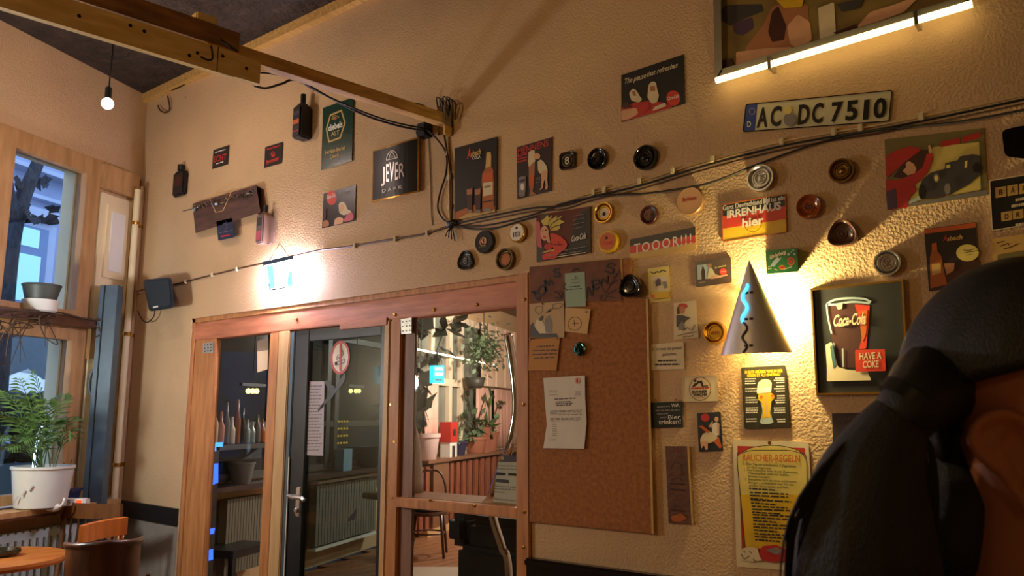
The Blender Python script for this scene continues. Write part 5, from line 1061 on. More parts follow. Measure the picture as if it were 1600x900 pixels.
# palm in a white pot
pb = S(62, 795, .14); pb.z = .93
pm = root('potted_palm', 'feathery green parlour palm in a large white pot on the window board', 'plant', pb)
pot = obj('pot', *lathe(pb, (0,0,1), [(.125,0),(.14,.01),(.155,.12),(.168,.235),(.176,.235),(.176,.25),(.16,.25),(.155,.20),(.02,.20)], 30), M('pot_white', (206,208,196), .3, var=.06), pm, True, autos=40)
for k in range(3):
    a = pb + ay_*.162 + RT*(-.05+.04*k) + Vector((0,0,.07+.03*k)); obj('relief_leaf', *obox(a, RT*.010+Vector((0,0,.016)), ay_*.002, Vector((0,0,.004))-RT*.003, .3), M('relief_grey', (176,178,168), .4), pot)
obj('soil', *lathe(pb + Vector((0,0,.205)), (0,0,1), [(.15,0),(.02,.008)], 20), M('soil', (48,36,26), .95, var=.3, vs=40), pm)
def frond(base, tip, sag, nl, ll, mt, par, name='frond'):
    base, tip = Vector(base), Vector(tip); mid = base.lerp(tip, .55) + Vector((0,0,sag)); P_ = catmull([base, mid, tip], 8)
    out = [tube(P_, [.004,.003,.0015], 5)]
    side = (tip-base).cross(Vector((0,0,1)))
    side = side.normalized() if side.length > 1e-4 else Vector((1,0,0))
    for i in range(nl):
        t = .32 + .66*i/nl; q_ = P_[min(len(P_)-1, int(t*(len(P_)-1)))]; d = (P_[min(len(P_)-1, int(t*(len(P_)-1))+1)] - P_[max(0, int(t*(len(P_)-1))-1)]).normalized()
        L_ = ll * math.sin(math.pi*(.18+.75*t))
        for sg in (-1, 1):
            dr_ = (side*sg*.85 + d*.75 + Vector((0,0,-.12))).normalized(); w_ = d*.0085
            out.append(([q_ - w_*.4, q_ + dr_*L_*.45 - w_, q_ + dr_*L_ + Vector((0,0,-.25*L_)), q_ + dr_*L_*.45 + w_], [(0,1,2,3)]))
    return obj(name, *cat_(*out), mt, par)
tips = [(30,590),(5,610),(52,578),(100,615),(115,650),(-10,640),(20,650),(75,625),(60,650),(-15,690),(112,680),(90,690),(35,690),(10,700),(62,700),(48,620),(85,660)]
for i, (tx_, ty) in enumerate(tips):
    tp = S(tx_, ty, .14 + random.uniform(-.08,.16)); b0 = pb + Vector((random.uniform(-.05,.05), random.uniform(-.05,.05), .21))
    frond(b0, tp, .06 + random.uniform(0,.05), 16, .13, MATS['foliage'], pm)
# LED light stick among the leaves
tl2 = root('led_light_stick', 'cold white LED light stick standing in the palm pot', 'lamp', pb + RT*.02 + Vector((0,0,.2)))
obj('lit_tube', *tube([S(51,745,.10), S(56,705,.10), S(60,680,.10), S(66,667,.10)], .011, 8, 4), M('led_blue', (190,220,255), .3, emit=2.6), tl2, True)
# blue box pot, power strip, cable blob
bb = S(98, 775, .12); bb.z = .93
bp_ = root('blue_planter', 'small square navy blue planter on the window board behind the power strip', 'pot', bb)
obj('body', *slab([bb + RT*sx*.07 + ay_*sy*.05 for sx, sy in ((-1,-1),(1,-1),(1,1),(-1,1))], [bb + RT*sx*.082 + ay_*sy*.06 + Vector((0,0,.085)) for sx, sy in ((-1,-1),(1,-1),(1,1),(-1,1))]), M('navy_glaze', (28,38,84), .3, var=.1), bp_)
obj('rim', *slab([bb + RT*sx*.09 + ay_*sy*.068 + Vector((0,0,.083)) for sx, sy in ((-1,-1),(1,-1),(1,1),(-1,1))], [bb + RT*sx*.09 + ay_*sy*.068 + Vector((0,0,.098)) for sx, sy in ((-1,-1),(1,-1),(1,1),(-1,1))]), MATS['navy_glaze'], bp_)
for k in range(3): obj('dry_stem', *tube([bb + Vector((0,0,.09)), bb + RT*(.02*k-.03) + Vector((0,0,.17)), bb + RT*(.05*k-.06) + Vector((0,0,.24+.02*k))], .002, 5, 3), MATS['twig'], bp_, True)
pv = FL(113, 787, .945); ps = root('power_strip', 'white power strip with a red lit switch on the window board', 'power strip', Vector((pv.x, pv.y, .93)))
obj('case', *obox(pv + Vector((0,0,.01)), RT*.095, ay_*.03, Vector((0,0,.022)), .15), MATS['white_paint'], ps)
for k in (-.055, -.012): obj('socket', *lathe(pv + RT*k + ay_*.03 + Vector((0,0,.012)), ay_, [(.017,0),(.017,.002),(.004,.001)], 14), P('grey'), ps)
obj('switch', *obox(pv + RT*.055 + ay_*.03 + Vector((0,0,.012)), RT*.016, ay_*.003, Vector((0,0,.012))), M('switch_red', (255,60,20), .4, emit=1.6), ps)
pg = FL(80, 792, .94); single('plug', 'white plug with curled lead beside the power strip', 'plug', cat_(lathe(pg, RT, [(.01,-.03),(.026,-.015),(.03,.02),(.018,.05)], 14), tube([pg + RT*.05, pg + RT*.07 + Vector((0,0,.02)), pg + RT*.075 + Vector((0,0,.05))], .008, 8, 3)), MATS['white_paint'], smooth=True)
# radiator under the window
rd = root('radiator', 'white ribbed radiator under the street window', 'radiator', SP(1.0, .12, .1))
for i in range(26):
    obj('rib', *obox(SP(.42 + i*.05, .46, .085), -FD*.019, FN*.035, Vector((0,0,.34)), .15), M('radiator_white', (190,206,196), .5, var=.05), rd)
obj('header', *obox(SP(1.05, .77, .085), -FD*.66, FN*.03, Vector((0,0,.02))), MATS['radiator_white'], rd); obj('header', *obox(SP(1.05, .15, .085), -FD*.66, FN*.03, Vector((0,0,.02))), MATS['radiator_white'], rd)
for t_ in (.55, 1.5): obj('foot', *obox(SP(t_, .065, .085), -FD*.015, FN*.03, Vector((0,0,.065))), MATS['radiator_white'], rd)

# ------------------------------------------------------------------ table and chairs at lower left
tc_ = FL(-25, 872, .75); tcx = Vector((tc_.x, tc_.y, 0))
e_ = FL(91, 872, .75); rad = (e_ - tc_).length
tb = root('round_table', 'round varnished wooden table at the lower left corner', 'table', tcx)
obj('table_top', *lathe(tcx, (0,0,1), [(rad*.9,.715),(rad*.985,.72),(rad,.735),(rad*.99,.75),(.02,.75)], 48), MATS['wood_table'], tb, True, autos=30)
obj('pedestal', *lathe(tcx, (0,0,1), [(.05,.05),(.05,.20),(.04,.35),(.05,.55),(.08,.715)], 20), MATS['wood_dark'], tb, True)
for k in range(4):
    a = k*math.pi/2+.4; d = Vector((math.cos(a), math.sin(a), 0)); obj('foot', *tube([tcx + d*.03 + Vector((0,0,.16)), tcx + d*.2 + Vector((0,0,.08)), tcx + d*.33 + Vector((0,0,.02))], [.03,.025,.02], 8, 3), MATS['wood_dark'], tb, True)
ac = FL(4, 866, .76); ac.z = .752
turned('ashtray', 'dark glass ashtray on the round table', 'ashtray', ac, [(.07,0),(.085,.02),(.082,.034),(.072,.034),(.06,.012)], M('ash_glass', (52,46,30), .15, var=.2))
def chair(label, px, py, ztop, face_, kind, wm, um=None, width=.42):
    """px,py: top middle of the backrest as it stands in the room"""
    t_ = FL(px, py, ztop); b = Vector((t_.x, t_.y, 0)); fwd = Vector((math.cos(face_), math.sin(face_), 0)); sd = Vector((-fwd.y, fwd.x, 0))
    ch = root('dining_chair', label, 'chair', b + fwd*.22)
    at = lambda f_, s_, z_: b + fwd*f_ + sd*s_ + Vector((0,0,z_))
    obj('seat', *lathe(at(.24,0,.43), (0,0,1), [(.19,0),(.21,.012),(.205,.03),(.02,.038)], 24), um or wm, ch, True, autos=40)
    for s_ in (-1, 1):
        obj('leg', *tube([at(.42,.15*s_,.44), at(.44,.18*s_,0)], [.02,.014], 10), wm, ch, True)
        obj('leg', *tube([at(.07,.15*s_,.44), at(.0,.18*s_,0)], [.02,.014], 10), wm, ch, True)
    obj('stretcher', *tube([at(.43,-.165,.2), at(.43,.165,.2)], .01, 8), wm, ch); obj('stretcher', *tube([at(.035,-.165,.2), at(.035,.165,.2)], .01, 8), wm, ch)
    hw_ = width/2
    if kind == 'rail':
        arc = [at(.03*(1-(q_/4)**2)-.02, hw_*q_/4, ztop-.045) for q_ in range(-4, 5)]
        V = []
        for p in catmull(arc, 2): V += [p + Vector((0,0,-.045)) + fwd*.012, p + Vector((0,0,.045)) + fwd*.010, p + Vector((0,0,.042)) - fwd*.012, p + Vector((0,0,-.045)) - fwd*.012]
        n = len(V)//4; obj('top_rail', V, [(4*i+a, 4*i+(a+1)%4, 4*i+4+(a+1)%4, 4*i+4+a) for i in range(n-1) for a in range(4)] + [(0,1,2,3), (4*n-4,4*n-3,4*n-2,4*n-1)], wm, ch)
        for s_ in (-1, 1): obj('back_post', *tube([at(.07,.15*s_,.44), at(.02,.175*s_,.65), at(-.01,hw_*.9*s_,ztop-.08)], .016, 8, 3), wm if um is None or kind != 'rail' else wm, ch, True)
        for s_ in (-.10,-.05,0,.05,.10): obj('spindle', *tube([at(.06,s_*.9,.45), at(.01,s_*1.2,ztop-.08)], .007, 8), MATS['wood_dark'], ch)
    else:
        arc = []
        for q_ in range(-8, 9):
            a = q_/8*1.45; arc.append(at(-.02 + (1-math.cos(a))*.24, math.sin(a)*hw_*1.08, ztop - .02*abs(q_)/8))
        V = []
        for p in catmull(arc, 2): V += [p + Vector((0,0,-.17)) + fwd*.012, p + Vector((0,0,0)) + fwd*.016, p + Vector((0,0,0)) - fwd*.014, p + Vector((0,0,-.17)) - fwd*.012]
        n = len(V)//4; obj('backrest', V, [(4*i+a, 4*i+(a+1)%4, 4*i+4+(a+1)%4, 4*i+4+a) for i in range(n-1) for a in range(4)] + [(0,1,2,3), (4*n-4,4*n-3,4*n-2,4*n-1)], wm, ch)
        obj('top_bead', *tube([p + Vector((0,0,.004)) for p in arc], .016, 8, 3), wm, ch, True)
        for s_ in (-.19,-.1,0,.1,.19): obj('spindle', *tube([at(.05 if abs(s_) < .15 else .14, s_*.9, .45), at(.0 if abs(s_) < .15 else .07, s_, ztop-.16)], .010, 8), wm, ch)
    return ch
fdir = math.atan2(RT.y, RT.x)
chair('brown spindle back chair against the window board', 140, 786, .955, fdir - 1.9, 'rail', M('wood_mid', (124,78,38), .35, rgb2=(90,54,26), vs=6, stretch=(3,3,.7)), width=.46)
chair('light orange wooden chair between the two dark ones', 158, 814, .95, fdir + 3.0, 'rail', MATS['wood_orange'], width=.36)
chair('dark barrel back chair nearest the camera beside the round table', 168, 850, .90, fdir + 2.1, 'barrel', MATS['wood_dark'], M('seat_black', (40,38,36), .6), width=.30)
# ------------------------------------------------------------------ back room seen through the panes (street wall goes on, windows, sills, plants)
def sw(name, par, q, o0, o1, mt, smooth=False): # prism on the street wall; q = px polygon on plane at offset o1
    A = [S(x, y, o1) for x, y in q]; return obj(name, *slab([v - FN*(o1-o0) for v in A], A), mt, par, smooth)
tof = lambda px, py, off=0: -(S(px, py, off) - FP).dot(FD)      # distance along the wall (negative behind the back wall)
wv = wbar
ta, tb2, tc2 = tof(330,650), tof(590,650), tof(640,650)
td = tof(806,650)
# dark windows behind the left pane and the door
M('night_glass', (30,42,46), .06, var=.3, vs=3)
M('frame_dark', (58,56,48), .5, var=.2, vs=8)
wd_ = root('window_5', 'dark window of the back room behind the door', None, SP(ta, .95, .02), kind='structure')
wv('glass_pane', tc2-.2, tof(322,650)+.4, 1.0, 2.9, .0, .02, MATS['night_glass'], wd_)
for t_ in (tof(335,650)+.5, tof(420,650), tof(505,650), tof(518,650), tof(600,650)): wv('mullion', t_-.04, t_+.04, .95, 2.95, .0, .06, MATS['frame_dark'], wd_)
for z_ in (.97, 1.40, 2.30): wv('transom', tc2-.2, tof(322,650)+.4, z_-.03, z_+.03, .0, .055, MATS['frame_dark'], wd_)
sl = root('trim_19', 'long dark window sill of the back room', None, SP(ta, .9, .1), kind='structure')
wv('sill', tc2-.1, ta+.6, .88, .92, .0, .24, M('sill_dark', (60,44,34), .35, var=.2), sl)
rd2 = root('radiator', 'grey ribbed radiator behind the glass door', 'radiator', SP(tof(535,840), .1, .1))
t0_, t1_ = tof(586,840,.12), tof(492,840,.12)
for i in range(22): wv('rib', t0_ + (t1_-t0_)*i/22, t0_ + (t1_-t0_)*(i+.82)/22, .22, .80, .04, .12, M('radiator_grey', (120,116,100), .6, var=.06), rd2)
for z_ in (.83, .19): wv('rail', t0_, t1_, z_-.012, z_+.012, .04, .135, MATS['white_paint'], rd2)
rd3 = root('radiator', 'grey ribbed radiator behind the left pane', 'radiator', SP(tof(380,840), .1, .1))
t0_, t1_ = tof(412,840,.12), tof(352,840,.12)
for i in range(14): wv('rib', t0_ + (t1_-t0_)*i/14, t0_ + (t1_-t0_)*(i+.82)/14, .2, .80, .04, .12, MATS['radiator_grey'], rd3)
# dark bench and cooler with blue lights left
ck = root('drinks_cooler', 'black drinks cooler with blue lights behind the left pane', 'cooler', SP(tof(325,760,.3), 0, .3))
tk = tof(332,760,.34)
wv('case', tk-.06, tk+.5, 0, 1.22, .06, .34, MATS['black_paint'], ck)
BLU = M('blue_led', (40,90,255), .4, emit=2.2); BL2 = M('cyan_led', (60,150,255), .4, emit=1.8)
for q, mt in (([(327,692),(348,691),(348,698),(338,698),(338,705),(327,706)], BL2), ([(326,726),(341,724),(341,754),(326,760)], BLU), ([(322,827),(336,825),(334,834),(322,836)], BLU), ([(320,860),(333,858),(333,874),(320,878)], BLU), ([(322,800),(329,799),(329,802),(322,802)], BLU)):
    sw('blue_light', ck, q, .335, .345, mt)
def back_item(fn, label, name, cat, px, py, off, prof, mt, z=.92, n=18, grp=None):
    g = S(px, py, off); g.z = z; return single(name, label, cat, lathe(g, (0,0,1), prof, n), mt, grp, smooth=True, autos=40)
back_item(None, 'grey bucket on the sill behind the left pane', 'bucket', 'bucket', 376, 770, .125, [(.07,0),(.08,.02),(.105,.16),(.112,.16),(.112,.175),(.10,.17),(.07,.03)], M('bucket_grey', (120,124,124), .4, var=.1))
# bar shelf with bottles behind left pane
shf = root('bottle_shelf', 'dark shelf with a light edge behind the left pane', 'shelf', SP(tof(370,690,.16), 1.28, .16))
za = S(370,694,.26).z
wv('board', tof(414,690,.2)-.1, tof(340,690,.2)+.1, za-.04, za, .06, .30, MATS['frame_dark'], shf)
wv('apron', tof(414,690,.2)-.1, tof(340,690,.2)+.1, za-.14, za-.05, .06, .10, M('apron_dark', (44,50,52), .5), shf)
for i, (px, h_, c_) in enumerate(((334,.30,'cream'),(344,.26,'skin'),(352,.34,'grey'),(361,.22,'white'),(369,.36,'skin_dark'),(377,.30,'dgrey'),(385,.20,'sky'),(393,.18,'sky'),(401,.24,'grey'),(409,.20,'orange'))):
    names_ = {'cream':'cream','skin':'pinkish','grey':'grey','white':'white','skin_dark':'brown','dgrey':'dark','sky':'pale blue','orange':'orange'}
    g = S(px, 690, .20); g.z = za; r0 = .028
    single('bottle', names_[c_] + ' bottle on the dark shelf behind the left pane, %s from the left' % ('first second third fourth fifth sixth seventh eighth ninth tenth'.split()[i]), 'bottle', lathe(g, (0,0,1), [(r0,0),(r0*1.05,.01),(r0*1.05,h_*.55),(r0*.45,h_*.72),(r0*.4,h_*.97),(r0*.2,h_)], 14), M('btl_'+c_, {'cream':(220,200,170),'skin':(200,150,120),'grey':(120,120,120),'white':(220,220,220),'skin_dark':(150,100,70),'dgrey':(50,50,54),'sky':(150,175,190),'orange':(190,110,60)}[c_], .15, var=.1), 'bottles behind the left pane', smooth=True)
# lamp reflections in the panes, built as added bulbs behind them
for (pxs, lab) in (((388,395,401), 'yellow three bulb spot bar seen through the left pane'), ((548,556,561), 'yellow three bulb spot bar seen through the door glass')):
    c0 = S(pxs[1], 610, .35); sl_ = root('reflection_bulbs', lab, 'lamp', c0)
    obj('bar', *obox(c0 + Vector((0,0,.045)), FD*.16, FN*.015, Vector((0,0,.012))), MATS['black_plastic'], sl_)
    obj('rod', *tube([c0 + Vector((0,0,.05)), Vector((c0.x, c0.y, 3.3))], .006, 6), MATS['black_plastic'], sl_)
    for px in pxs: obj('bulb', *ball(S(px, 611, .35), .022, 10), M('reflection_yellow', (255,236,120), .3, emit=4), sl_, True)
# grey chair and white table edge low behind left pane
single('low_bench', 'dark bench low behind the left pane', 'bench', cat_(obox(FL(365,858,.42) + Vector((0,0,0)), FD*.25, FN*.18, Vector((0,0,.03))), *[obox(FL(365,858,.42) + FD*a*.22 + FN*b*.15 - Vector((0,0,.225)), FD*.02, FN*.02, Vector((0,0,.195))) for a in (-1,1) for b in (-1,1)]), MATS['black_paint'])
# items on the sill behind the door
bx_ = S(535, 735, .12); tq = tof(535, 735, .12)
pk = root('blue_carton', 'small pale blue carton on the sill behind the door', 'box', SP(tq, .92, .12))
wv('carton', tq-.09, tq+.09, .92, 1.14, .08, .18, M('carton_blue', (110,150,170), .5, var=.2, vs=20), pk)
yl = root('fairy_light_net', 'small grid of yellow fairy lights above the blue carton', 'lamp', SP(tq, 1.15, .1))
for i in range(4):
    for j in range(4): obj('fairy_bulb', *ball(SP(tq-.09+.06*i, 1.20+.075*j, .11), .012, 6), M('fairy_yellow', (255,200,60), .4, emit=1.0 if (i*3+j) % 3 else .4), yl)
obj('net_wire', *cat_(*[tube([SP(tq-.09+.06*i, 1.15, .11), SP(tq-.09+.06*i, 1.45, .11)], .003, 5) for i in range(4)]), MATS['cable_black'], yl)
back_item(None, 'dark round pot on the sill at the right side of the door glass', 'plant_pot', 'pot', 575, 740, .12, [(.10,0),(.12,.03),(.15,.2),(.155,.22),(.14,.21),(.1,.05)], M('pot_black', (44,48,48), .4))

# bright part: pink walls, window with curtains, pot plants, slatted cover
tg, th_ = tof(640,650), tof(812,650)
wm6 = root('window_6', 'pale framed windows of the back room behind the right pane', None, SP((tg+th_)/2, .95, .02), kind='structure')
PW = M('back_window_frame', (226,206,176), .5, var=.06)
for px in (640, 668, 697, 715, 760, 790, 812): 
    t_ = tof(px,620); wv('mullion', t_-.06, t_+.06, .95, 2.95, .0, .07, PW, wm6)
for z_ in (.98, 1.95, 2.9): wv('transom', th_-.3, tg+.3, z_-.05, z_+.05, .0, .065, PW, wm6)
wv('glass_pane', th_-.3, tg+.3, .95, 2.95, .0, .015, M('evening_glass', (120,124,112), .1, var=.3, vs=2), wm6)
for a, b, mt in ((648,672,'curtain_pink'),(764,800,'curtain_pink'),(735,752,'curtain_pink')):
    t0_, t1_ = tof(b,620), tof(a,620); n = max(8, int((t1_-t0_)/.05)); V = []
    for i in range(n+1):
        t_ = t0_ + (t1_-t0_)*i/n; o_ = .12 + .025*math.sin(i*1.7)
        V += [SP(t_, .98, o_), SP(t_, 1.92, o_)]
    c_ = single('curtain', {648:'pink curtain left of the glowing cyan sign behind the right pane',764:'pink curtain at the right end of the back room window',735:'narrow pink curtain in the middle of the back room window'}[a], 'curtain', (V, [(2*i,2*i+1,2*i+3,2*i+2) for i in range(n)]), MATS[mt], 'pink curtains in the back room', smooth=True)
    md = c_.modifiers.new('thick', 'SOLIDIFY'); md.thickness = .006
cu2 = []
single('curtain', 'tall pale drape at the upper right of the back room window', 'curtain', cat_(*[obox(SP(tof(745+i*7,560), 2.45, .13+.02*(i%2)), FD*.13, FN*.012, Vector((0,0,.5))) for i in range(9)]), M('curtain_cream', (222,192,164), .8, var=.08), None)
wl6 = root('trim_20', 'wooden sill in front of the back room window', None, SP((tg+th_)/2, .88, .2), kind='structure')
wv('sill', th_-.3, tg+.15, .89, .93, .0, .34, M('sill_brown', (122,84,60), .35, var=.15), wl6)
# slatted radiator cover
cv = root('slatted_cover', 'red brown slatted radiator cover under the back room sill', 'radiator cover', SP((tg+th_)/2, 0, .3))
SLM = M('slat_red', (146,84,60), .45, rgb2=(112,60,42), vs=8, stretch=(4,4,.6))
x_ = 640.0; xs_ = []
while x_ < 800: xs_.append(x_); x_ += 9.5
for px in xs_:
    if 676 < px < 700: continue
    t_ = tof(px, 760, .30); hwid = abs(tof(px+2.7,760,.30)-t_)
    wv('slat', t_-hwid, t_+hwid, .08, .86, .27, .30, SLM, cv)
wv('back_panel', th_-.3, tg+.1, .05, .88, .20, .24, M('cover_dark', (62,34,40), .7), cv)
wv('panel', tof(700,760,.3), tof(676,760,.3), .05, .88, .24, .31, MATS['sill_brown'], cv)
wv('base_rail', th_-.3, tg+.1, .0, .08, .20, .32, M('base_pale', (200,160,110), .5), cv)
# LED strip and cyan lit sign
ld = root('led_strip', 'thin bright LED strip across the back room window', 'lamp', S(700, 556, .16))
obj('strip', *tube([S(628,541,.14), S(776,571,.14)], .012, 6), M('led_warm', (255,232,205), .4, emit=5), ld)
cs_ = root('cyan_sign', 'small glowing cyan sign hanging in the back room', 'sign', S(686, 598, .4))
sw('case', cs_, [(677,571),(694,571),(694,599),(677,599)], .38, .43, M('cyan_glow', (30,200,240), .4, emit=1.5))
for y in (578, 586): sw('white_band', cs_, [(680,y-4),(692,y-4),(692,y+1),(680,y+1)], .43, .433, M('cyan_white', (190,245,255), .4, emit=1.5))
sw('lower_mark', cs_, [(680,592),(691,592),(691,595),(680,595)], .43, .433, P('teal'))
obj('wire', *tube([S(686,571,.4), S(687,556,.14)], .004, 5), MATS['cable_black'], cs_)

def leaf(p, d, L_, w_, mt=None):
    d = d.normalized(); s_ = d.cross(Vector((.2,.5,.8))).normalized()
    return [p, p + d*L_*.4 + s_*w_, p + d*L_, p + d*L_*.4 - s_*w_], [(0,1,2,3)]
def pot_plant(label, px, ybase, off, pr, ph, potm, stems, leafm, ll=.16, lw=.05, z=.93, nl=10):
    g = S(px, ybase, off); g.z = z; r = root('potted_plant', label, 'plant', g)
    obj('pot', *lathe(g, (0,0,1), [(pr*.75,0),(pr*.8,.01),(pr,ph*.85),(pr*1.08,ph*.85),(pr*1.08,ph),(pr*.95,ph),(pr*.8,ph*.7)], 20), potm, r, True, autos=40)
    for P_ in stems:
        pts = [g + Vector((0,0,ph*.8))] + [S(a, b, off + random.uniform(-.05,.05)) for a, b in P_]; C = catmull(pts, 5)
        st = obj('stem', *tube(C, [.012,.009,.005], 6), MATS['twig'] if leafm is not MATS['foliage_dark'] else leafm, r, True)
        for i in range(nl):
            k = int(len(C)*(.25+.75*random.random()))-1; q_ = C[max(0,k)]
            d = (FD*random.uniform(-1,1) + FN*random.uniform(-.4,.5) + Vector((0,0,random.uniform(-.5,.7))))
            obj('leaf', *leaf(q_, d, ll*random.uniform(.6,1.2), lw*random.uniform(.7,1.2)), leafm, r)
    return r
pot_plant('tall dark rubber plant in a big white bucket behind the right pane', 663, 722, .17, .19, .33, M('bucket_white', (214,186,178), .4, var=.05), [[(660,650),(657,600),(658,540),(660,490)],[(662,650),(670,590),(685,540),(700,508),(730,497)],[(655,660),(648,640),(650,600)]], MATS['foliage_dark'], .40, .10, nl=18)
pot_plant('spiky grey green plant in a dark blue pot behind the red house', 716, 720, .16, .12, .2, M('pot_navy', (40,40,70), .4), [[(712,690),(706,660)],[(716,690),(716,650)],[(722,690),(728,655)]], MATS['foliage_grey'], .2, .03)
pot_plant('leafy pot plant in a terracotta pot on the back room sill', 742, 718, .16, .17, .24, M('terracotta', (160,100,74), .6, var=.15), [[(742,680),(735,640),(728,610)],[(744,680),(752,640),(760,620)],[(740,680),(720,650)],[(746,680),(765,660)]], MATS['foliage_grey'], .24, .05, nl=14)
pot_plant('tall pot plant with small leaves at the right of the sill', 765, 716, .16, .14, .30, MATS['terracotta'], [[(766,680),(764,640),(768,610)],[(768,680),(776,640),(784,625)],[(764,680),(756,650)]], MATS['foliage'], .18, .05, nl=14)
# hanging basket and bushy hanging foliage
hb = root('hanging_basket', 'dark hanging basket on thin wires in the back room window', 'basket', S(742, 602, .25))
g = S(742, 596, .25)
obj('basket', *lathe(g - Vector((0,0,.10)), (0,0,1), [(.10,0),(.13,.03),(.16,.16),(.14,.16),(.1,.04)], 16), MATS['frame_dark'], hb, True)
for a in (-1, 1): obj('wire', *tube([g + FD*.13*a + Vector((0,0,.06)), S(742,548,.25)], .004, 5), MATS['cable_black'], hb)
hf = root('hanging_plant', 'bushy grey green hanging plant near the top of the back room window', 'plant', S(760, 560, .4))
lv = []
for k in range(420):
    u, v = random.gauss(0, 1), random.gauss(0, 1); q_ = S(757 + u*14, 545 + v*16, .4 + random.uniform(-.12,.12))
    lv.append(leaf(q_, Vector((random.uniform(-1,1), random.uniform(-1,1), random.uniform(-1,.4))), .10, .03))
fo = obj('foliage', *cat_(*lv), MATS['foliage_grey'], hf); fo['kind'] = 'stuff'
for k in range(3): obj('stem', *tube([S(750+k*6,505,.4), S(752+k*5,530,.4), S(748+k*8,560,.4)], .008, 6, 3), MATS['twig'], hf, True)
obj('hanger', *tube([S(756,505,.4), Vector((S(756,505,.4).x, S(756,505,.4).y, 3.3))], .006, 6), MATS['cable_black'], hf)
# little red and white house, pillar
th2 = tof(700, 705, .2)
hs_ = root('model_house', 'little white house with a red gable on the back room sill', 'ornament', SP(th2, .93, .2))
wv('walls', th2-.13, th2+.13, .93, 1.13, .14, .28, MATS['white_paint'], hs_); wv('red_gable', th2-.14, th2+.14, 1.13, 1.40, .13, .29, P('red'), hs_); wv('dark_doorway', th2-.05, th2+.05, .93, 1.08, .28, .285, MATS['ink'], hs_)
obj('round_window', *lathe(SP(th2, 1.26, .29), FN, [(.05,0),(.05,.006),(.02,.008)], 14), MATS['ink'], hs_)
single('chimney_pillar', 'slim orange clay pillar on the back room sill', 'ornament', obox(SP(tof(758,705,.24), 1.12, .24), FD*.06, FN*.06, Vector((0,0,.19))), MATS['terracotta'])
# white cloth cone on the rail, card on the rail
single('folded_umbrella', 'tall pale folded cloth cone behind the left edge of the right pane', 'umbrella', lathe(Vector((W(643,772,-.22).x, D+.24, zr1)), (0,0,1), [(.045,0),(.042,.05),(.03,.22),(.012,.32),(.004,.33)], 12, lambda a: 1+.1*math.cos(6*a)), M('cloth_pale', (206,200,196), .8, var=.06), smooth=True)
sh_ = root('inner_ledge', 'narrow ledge on the far side of the right window rail', 'ledge', (-2.5, D+.2, zr1-.03))
obj('board', *bbox((xs[8]-.4, D+.06, zr1-.03), (xs[9], D+.32, zr1), .004), MATS['wood_frame'], sh_)
cdn = Sign('menu_card', 'white printed menu card leaning at the right end of the window rail', 'card', [(778,722),(811,722),(809,795),(770,791)], .004, MATS['paper'], 0, off=-.135)
cdn.poly('purple_header', [(784,711),(811,712),(811,722),(780,722)], P('purple')); cdn.poly('dark_bar', [(776,738),(790,739),(790,743),(775,742)], MATS['ink']); cdn.poly('dark_bar', [(794,739),(810,740),(810,744),(794,743)], MATS['ink']); cdn.poly('green_bar', [(775,748),(795,750),(795,755),(774,753)], P('dgrey')); cdn.lines('print', [(778,728,808,729),(777,733,808,734),(774,760,806,762),(773,764,806,766),(772,769,788,770),(772,780,806,783)], 1.2, P('grey')); cdn.poly('dark_foot', [(770,786),(809,790),(809,795),(770,791)], P('purple')); cdn.ell('badge', (785,716), 2.4, 3, P('gold'))
# bent chrome tube
single('bent_pole', 'bent chrome tube standing behind the right edge of the window', 'pole', tube([W(793,522,-.25), W(800,560,-.25), W(806,610,-.25), W(806,650,-.25), W(797,695,-.25), W(783,735,-.32), W(768,780,-.36), W(772,815,-.36), W(785,855,-.36), W(796,900,-.36), Vector((W(799,930,-.36).x, D+.36, 0))], .022, 12, 6), MATS['chrome'], smooth=True)
# chair and chest on the back room floor
bc = FL(668, 868); bc.z = 0
ch = root('bentwood_chair', 'dark bentwood chair with a round seat on the back room floor', 'chair', bc)
sd2 = RT; fd2 = Vector((-RT.y, RT.x, 0))
obj('seat', *lathe(bc + Vector((0,0,.43)), (0,0,1), [(.21,0),(.225,.015),(.22,.035),(.18,.04),(.02,.035)], 24), MATS['wood_dark'], ch, True, autos=40)
obj('cushion', *lathe(bc + Vector((0,0,.466)), (0,0,1), [(.18,0),(.19,.02),(.15,.035),(.02,.04)], 20), MATS['black_paint'], ch, True)
for a, b in ((-1,-1),(1,-1),(1,1),(-1,1)):
    obj('leg', *tube([bc + sd2*.15*a + fd2*.15*b + Vector((0,0,.44)), bc + sd2*.19*a + fd2*.19*b], [.018,.014], 10), MATS['wood_dark'], ch, True)
obj('leg_ring', *tube([bc + sd2*.165*math.cos(a)*1.1 + fd2*.165*math.sin(a)*1.1 + Vector((0,0,.24)) for a in [i*math.pi/8 for i in range(17)]], .010, 6), MATS['wood_dark'], ch, True)
for a in (-1, 1): obj('back_hoop', *tube([bc + sd2*.17*a + fd2*.14 + Vector((0,0,.44)), bc + sd2*.17*a + fd2*.19 + Vector((0,0,.7)), bc + sd2*.10*a + fd2*.21 + Vector((0,0,.86)), bc + fd2*.21 + Vector((0,0,.88))], .013, 8, 4), MATS['wood_dark'], ch, True)
cc = Vector((W(782,850,-.75).x, D+.75, 0)); zt_ = W(780,808,-.62).z
ar = root('black_armchair', 'black upholstered armchair seat just behind the right window', 'armchair', cc)
obj('base', *bbox(cc + Vector((-.16,-.2,0)), cc + Vector((.6,.4,zt_-.16)), .03), MATS['black_paint'], ar)
obj('roll_arm', *bbox(cc + Vector((-.24,-.2,zt_-.17)), cc + Vector((-.09,.4,zt_+.005)), .04), MATS['black_paint'], ar)
